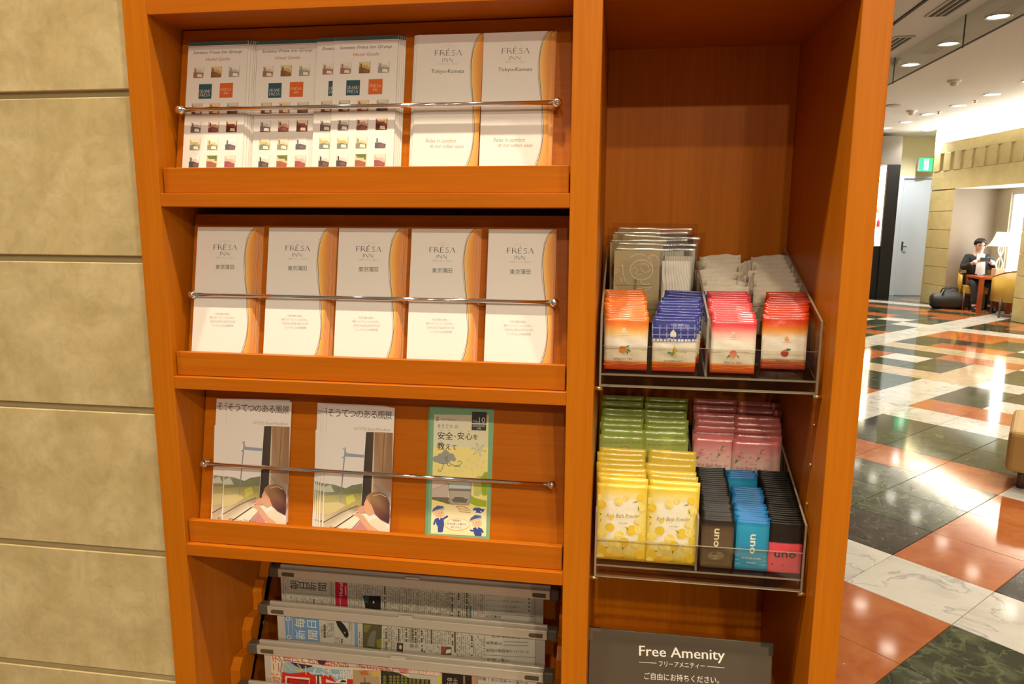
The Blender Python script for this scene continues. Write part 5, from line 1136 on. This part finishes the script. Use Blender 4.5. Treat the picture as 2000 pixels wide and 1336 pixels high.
# lamp
lp = empty('table_lamp', (6.92, 12.02, .60)); tag(lp, 'white bell-shaded table lamp with twisted ribbon stem on the coffee table', 'lamp')
lw = flat('lamp_white', (.82, .80, .74), .4)
MB().box((-.075, -.075, 0), (.075, .075, .13)).obj('base', flat('lamp_base', (.62, .42, .26), .5), lp, .006)
for ph in (0, math.pi):
    MB().tube([(.045*math.sin(1.1+k/16*5.0+ph)*(1-.35*k/16), .045*math.cos(1.1+k/16*5.0+ph)*(1-.35*k/16), .13+.40*k/16) for k in range(17)], .013, 8).obj('stem_ribbon', lw, lp)
MB().tube([(0, 0, .13), (0, 0, .56)], .007, 8).obj('stem_rod', lw, lp)
MB().lathe([(.195, .50), (.165, .535), (.13, .60), (.105, .66), (.085, .73), (.083, .73), (.103, .66), (.128, .60), (.163, .535), (.193, .50)], 28).obj('lamp_shade', flat('lamp_shade_cloth', (.90, .86, .76), .8, emit=.35), lp)
# flowers on the window sill
vq = rel(1.62, ND+.015, .62); fv = empty('flower_vase', vq); tag(fv, 'small white flowers in a dark vase on the window sill behind the armchair', 'vase')
MB().lathe([(.0005, 0), (.028, 0), (.036, .03), (.03, .07), (.016, .095), (.019, .11), (.0005, .105)], 16).obj('vase', flat('dark_vase', (.03, .028, .035), .3), fv)
for k in range(9):
    a_ = k*2.4; rr_ = .012+.045*((k*37) % 9)/9; hz_ = .15+.09*((k*23) % 7)/7
    MB().tube([(0, 0, .1), (rr_*.5*math.cos(a_), rr_*.5*math.sin(a_), hz_*.7), (rr_*math.cos(a_), rr_*math.sin(a_), hz_)], .0022, 5).obj('stalk', flat('stalk_green', (.10, .20, .06), .6), fv)
    MB().lathe([(.0005, -.012), (.014, -.004), (.022, .008), (.012, .012), (.0005, .006)], 9, M=Matrix.Translation((rr_*math.cos(a_), rr_*math.sin(a_), hz_))).obj('blossom', flat('white_petal', (.85, .84, .80), .6), fv)
# duffel bag
bgm = flat('black_nylon', (.016, .016, .014), .55); bg_ = empty('duffel_bag', (6.42, 12.46, 0), R(-8)); tag(bg_, 'slouching black duffel bag on the floor beside the seated man', 'bag')
prof = [(.0005, -.32), (.10, -.315), (.145, -.27), (.16, -.15), (.165, 0), (.16, .15), (.145, .27), (.10, .315), (.0005, .32)]
b_ = MB().lathe(prof, 18, M=Matrix.Translation((0, 0, .14)) @ Matrix.Rotation(R(90), 4, 'Y'))
b_.v = [(x, y*(1+.18*math.sin(x*9)), max(.002, z*(1+.10*math.sin(x*11+1)))) for x, y, z in b_.v]
b_.obj('body', bgm, bg_)
for sy in (-.07, .07): MB().tube([(-.16, sy*1.4, .24), (-.12, sy, .34), (0, sy*.8, .37), (.12, sy, .34), (.16, sy*1.4, .24)], .012, 6).obj('strap', bgm, bg_)
# ottoman corner at the edge of the lobby
p0 = on(1972, 868, 2, .10)
ot = empty('ottoman', (p0.x, p0.y, 0), R(-28)); tag(ot, 'low tan leather ottoman with rounded edges standing on the marble floor', 'ottoman')
MB().box((0, -.62, .10), (.62, 0, .335)).obj('cushion', flat('tan_leather', (.50, .30, .085), .5), ot, .03)
for lx, ly in ((.08, -.08), (.54, -.08), (.08, -.54), (.54, -.54)): MB().tube([(lx, ly, .11), (lx, ly, 0)], .02, 8).obj('leg', chair_wood, ot)

# ---------------------------------------------------------------- the seated man
skin_m = flat('skin', (.58, .32, .22), .55); suit = flat('charcoal_suit', (.018, .018, .020), .8); trs = flat('grey_trousers', (.030, .032, .034), .85); shirt_m = flat('white_shirt', (.72, .72, .72), .8); hair_m = flat('black_hair', (.012, .010, .009), .6); shoe_m = flat('black_shoe', (.012, .011, .010), .35)
def skin_mesh(name, pts, edges, rad, root, mat, parent, sub=2):
    me = bpy.data.meshes.new(name); me.from_pydata(pts, edges, []); o = bpy.data.objects.new(name, me); COL.objects.link(o)
    sk = o.modifiers.new('skin', 'SKIN')
    for i, r_ in enumerate(rad):
        sv = me.skin_vertices[0].data[i]; sv.radius = r_ if isinstance(r_, tuple) else (r_, r_); sv.use_root = (i == root)
    sb = o.modifiers.new('sub', 'SUBSURF'); sb.levels = sub; sb.render_levels = sub
    dg = bpy.context.evaluated_depsgraph_get(); m2 = bpy.data.meshes.new_from_object(o.evaluated_get(dg)); bpy.data.objects.remove(o)
    m2.materials.clear(); m2.materials.append(mat); m2.polygons.foreach_set('use_smooth', [True]*len(m2.polygons))
    return put(name, m2, parent)
man = empty('person', (6.80, 12.48, 0), R(-6)); tag(man, 'seated person in dark suit and white shirt, holding a phone with both hands', 'person')
def arm(sg):
    hx = sg*.045
    return [(sg*.155, .02, .885), (sg*.25, -.07, .70), (sg*.155, -.235, .80), (hx+sg*.02, -.285, .855)]
B = [(0,.0,.47),(0,.01,.62),(0,.02,.78),(0,.01,.90),(0,-.005,.97),(0,-.02,1.03),(0,-.03,1.10),(0,-.025,1.165)]; Rr = [.115,.11,.12,.09,.048,.07,.086,.062]; E_ = [(i, i+1) for i in range(7)]
for sg in (-1, 1):
    k = len(B); B += arm(sg); Rr += [.05, .04, .030, .026]; E_ += [(3, k), (k, k+1), (k+1, k+2), (k+2, k+3)]
    hb = k+3; hp = B[hb]
    for q, (dx, dz, ln) in enumerate(((.0, .030, .055), (.0, .014, .062), (.0, -.002, .060), (.0, -.018, .048))):
        k2 = len(B); tip = (hp[0]-sg*(.030+.4*ln), hp[1]-.022, hp[2]+dz)
        B += [(hp[0]-sg*.018, hp[1]-.022, hp[2]+dz), tip, (tip[0]-sg*.006, tip[1]+.022, tip[2])]; Rr += [.009, .008, .007]; E_ += [(hb, k2), (k2, k2+1), (k2+1, k2+2)]
    k2 = len(B); B += [(hp[0]-sg*.005, hp[1]+.008, hp[2]+.04), (hp[0]-sg*.025, hp[1]-.004, hp[2]+.055)]; Rr += [.010, .008]; E_ += [(hb, k2), (k2, k2+1)]
    k = len(B); B += [(sg*.09, -.03, .47), (sg*.13, -.42, .48), (sg*.12, -.38, .10), (sg*.125, -.46, .05)]; Rr += [.075, .058, .042, .036]; E_ += [(0, k), (k, k+1), (k+1, k+2), (k+2, k+3)]
skin_mesh('body', B, E_, Rr, 0, skin_m, man, 1)
skin_mesh('jacket', [(0,.0,.46),(0,.01,.62),(0,.02,.78),(0,.015,.89)] + [p for sg in (-1, 1) for p in arm(sg)[:3]], [(0,1),(1,2),(2,3),(3,4),(4,5),(5,6),(3,7),(7,8),(8,9)], [(.175,.15),(.165,.14),(.175,.145),(.13,.10),.078,.062,.046,.078,.062,.046], 0, suit, man)
skin_mesh('trousers', [(0,0,.46)] + [p for sg in (-1, 1) for p in ((sg*.10,-.05,.465),(sg*.135,-.43,.475),(sg*.12,-.38,.10))], [(0,1),(1,2),(2,3),(0,4),(4,5),(5,6)], [.15,.095,.075,.058,.095,.075,.058], 0, trs, man)
b_ = MB(); vs = []; 
for z, hw, y in ((.955, .045, -.075), (.90, .062, -.118), (.80, .068, -.150), (.68, .072, -.158), (.56, .078, -.155)): vs += [(-hw, y+.012, z), (0, y-.006, z), (hw, y+.012, z)]
b_.add(vs, [(3*i, 3*i+1, 3*i+4, 3*i+3) for i in range(4)]+[(3*i+1, 3*i+2, 3*i+5, 3*i+4) for i in range(4)], 0, True).obj('shirt_front', shirt_m, man)
MB().lathe([(.052, .93), (.056, .95), (.050, .985), (.047, .985)], 16, M=Matrix.Translation((0, -.005, 0))).obj('shirt_collar', shirt_m, man)
for sg in (-1, 1):
    a = arm(sg); d0 = Vector(a[2])*.8+Vector(a[3])*.2; d1_ = Vector(a[2])*.35+Vector(a[3])*.65
    MB().tube([d0, d1_], [.040, .034], 12).obj('shirt_cuff', shirt_m, man)
    MB().tube([(sg*.12, -.36, .05), (sg*.125, -.44, .05), (sg*.13, -.56, .035), (sg*.13, -.62, .025)], [.045, .05, .042, .02], 10).obj('shoe', shoe_m, man)
hb_ = MB().lathe([(.0005, .075), (.05, .068), (.084, .035), (.096, -.005), (.095, -.035), (.085, -.05)], 20, M=Matrix.Translation((0, -.012, 1.145)))
hb_.v = [(x, y*1.02, z + (.045 if y < -.04 and z < 1.16 else 0)) for x, y, z in hb_.v]; hb_.obj('hair', hair_m, man)
for sg in (-1, 1):
    MB().lathe([(.0005, 0), (.013, 0), (.011, .006), (.0005, .008)], 10, M=Matrix.Translation((sg*.034, -.108, 1.095)) @ Matrix.Rotation(R(90), 4, 'X')).obj('eye', hair_m, man)
    MB().lathe([(.0005, -.012), (.016, -.008), (.02, 0), (.016, .008), (.0005, .012)], 10, M=Matrix.Translation((sg*.088, -.02, 1.085)) @ Matrix.Rotation(R(90), 4, 'Y')).obj('ear', skin_m, man)
    MB().box((sg*.036-.017, -.114, 1.118), (sg*.036+.017, -.108, 1.124)).obj('eyebrow', hair_m, man)
MB().tube([(0, -.108, 1.10), (0, -.128, 1.070), (0, -.112, 1.152)], [.009, .014, .008], 8).obj('nose', skin_m, man)
MB().box((-.024, -.106, 1.035), (.024, -.098, 1.043)).obj('mouth', flat('lips', (.35, .12, .09), .5), man)
pq = man.matrix_basis @ Vector((0, -.325, .872)); ph = MB().box((-.075, -.006, -.035), (.075, .003, .035)).obj('smartphone', black_plastic, None, .002)
ph.location = (Matrix.Translation((6.80, 12.48, 0)) @ Matrix.Rotation(R(-6), 4, 'Z')) @ Vector((0, -.325, .868)); ph.rotation_euler = (R(-20), 0, R(-6)); tag(ph, 'small dark phone held in the hands of the seated person', 'phone')

spot(6.2, 13.6, 120, 150, (.92, .96, 1.)); downlight(6.2, 13.6, 'added round ceiling light brightening the white door and end wall', None)  # cool lamp and its fixture added to brighten the door and end wall
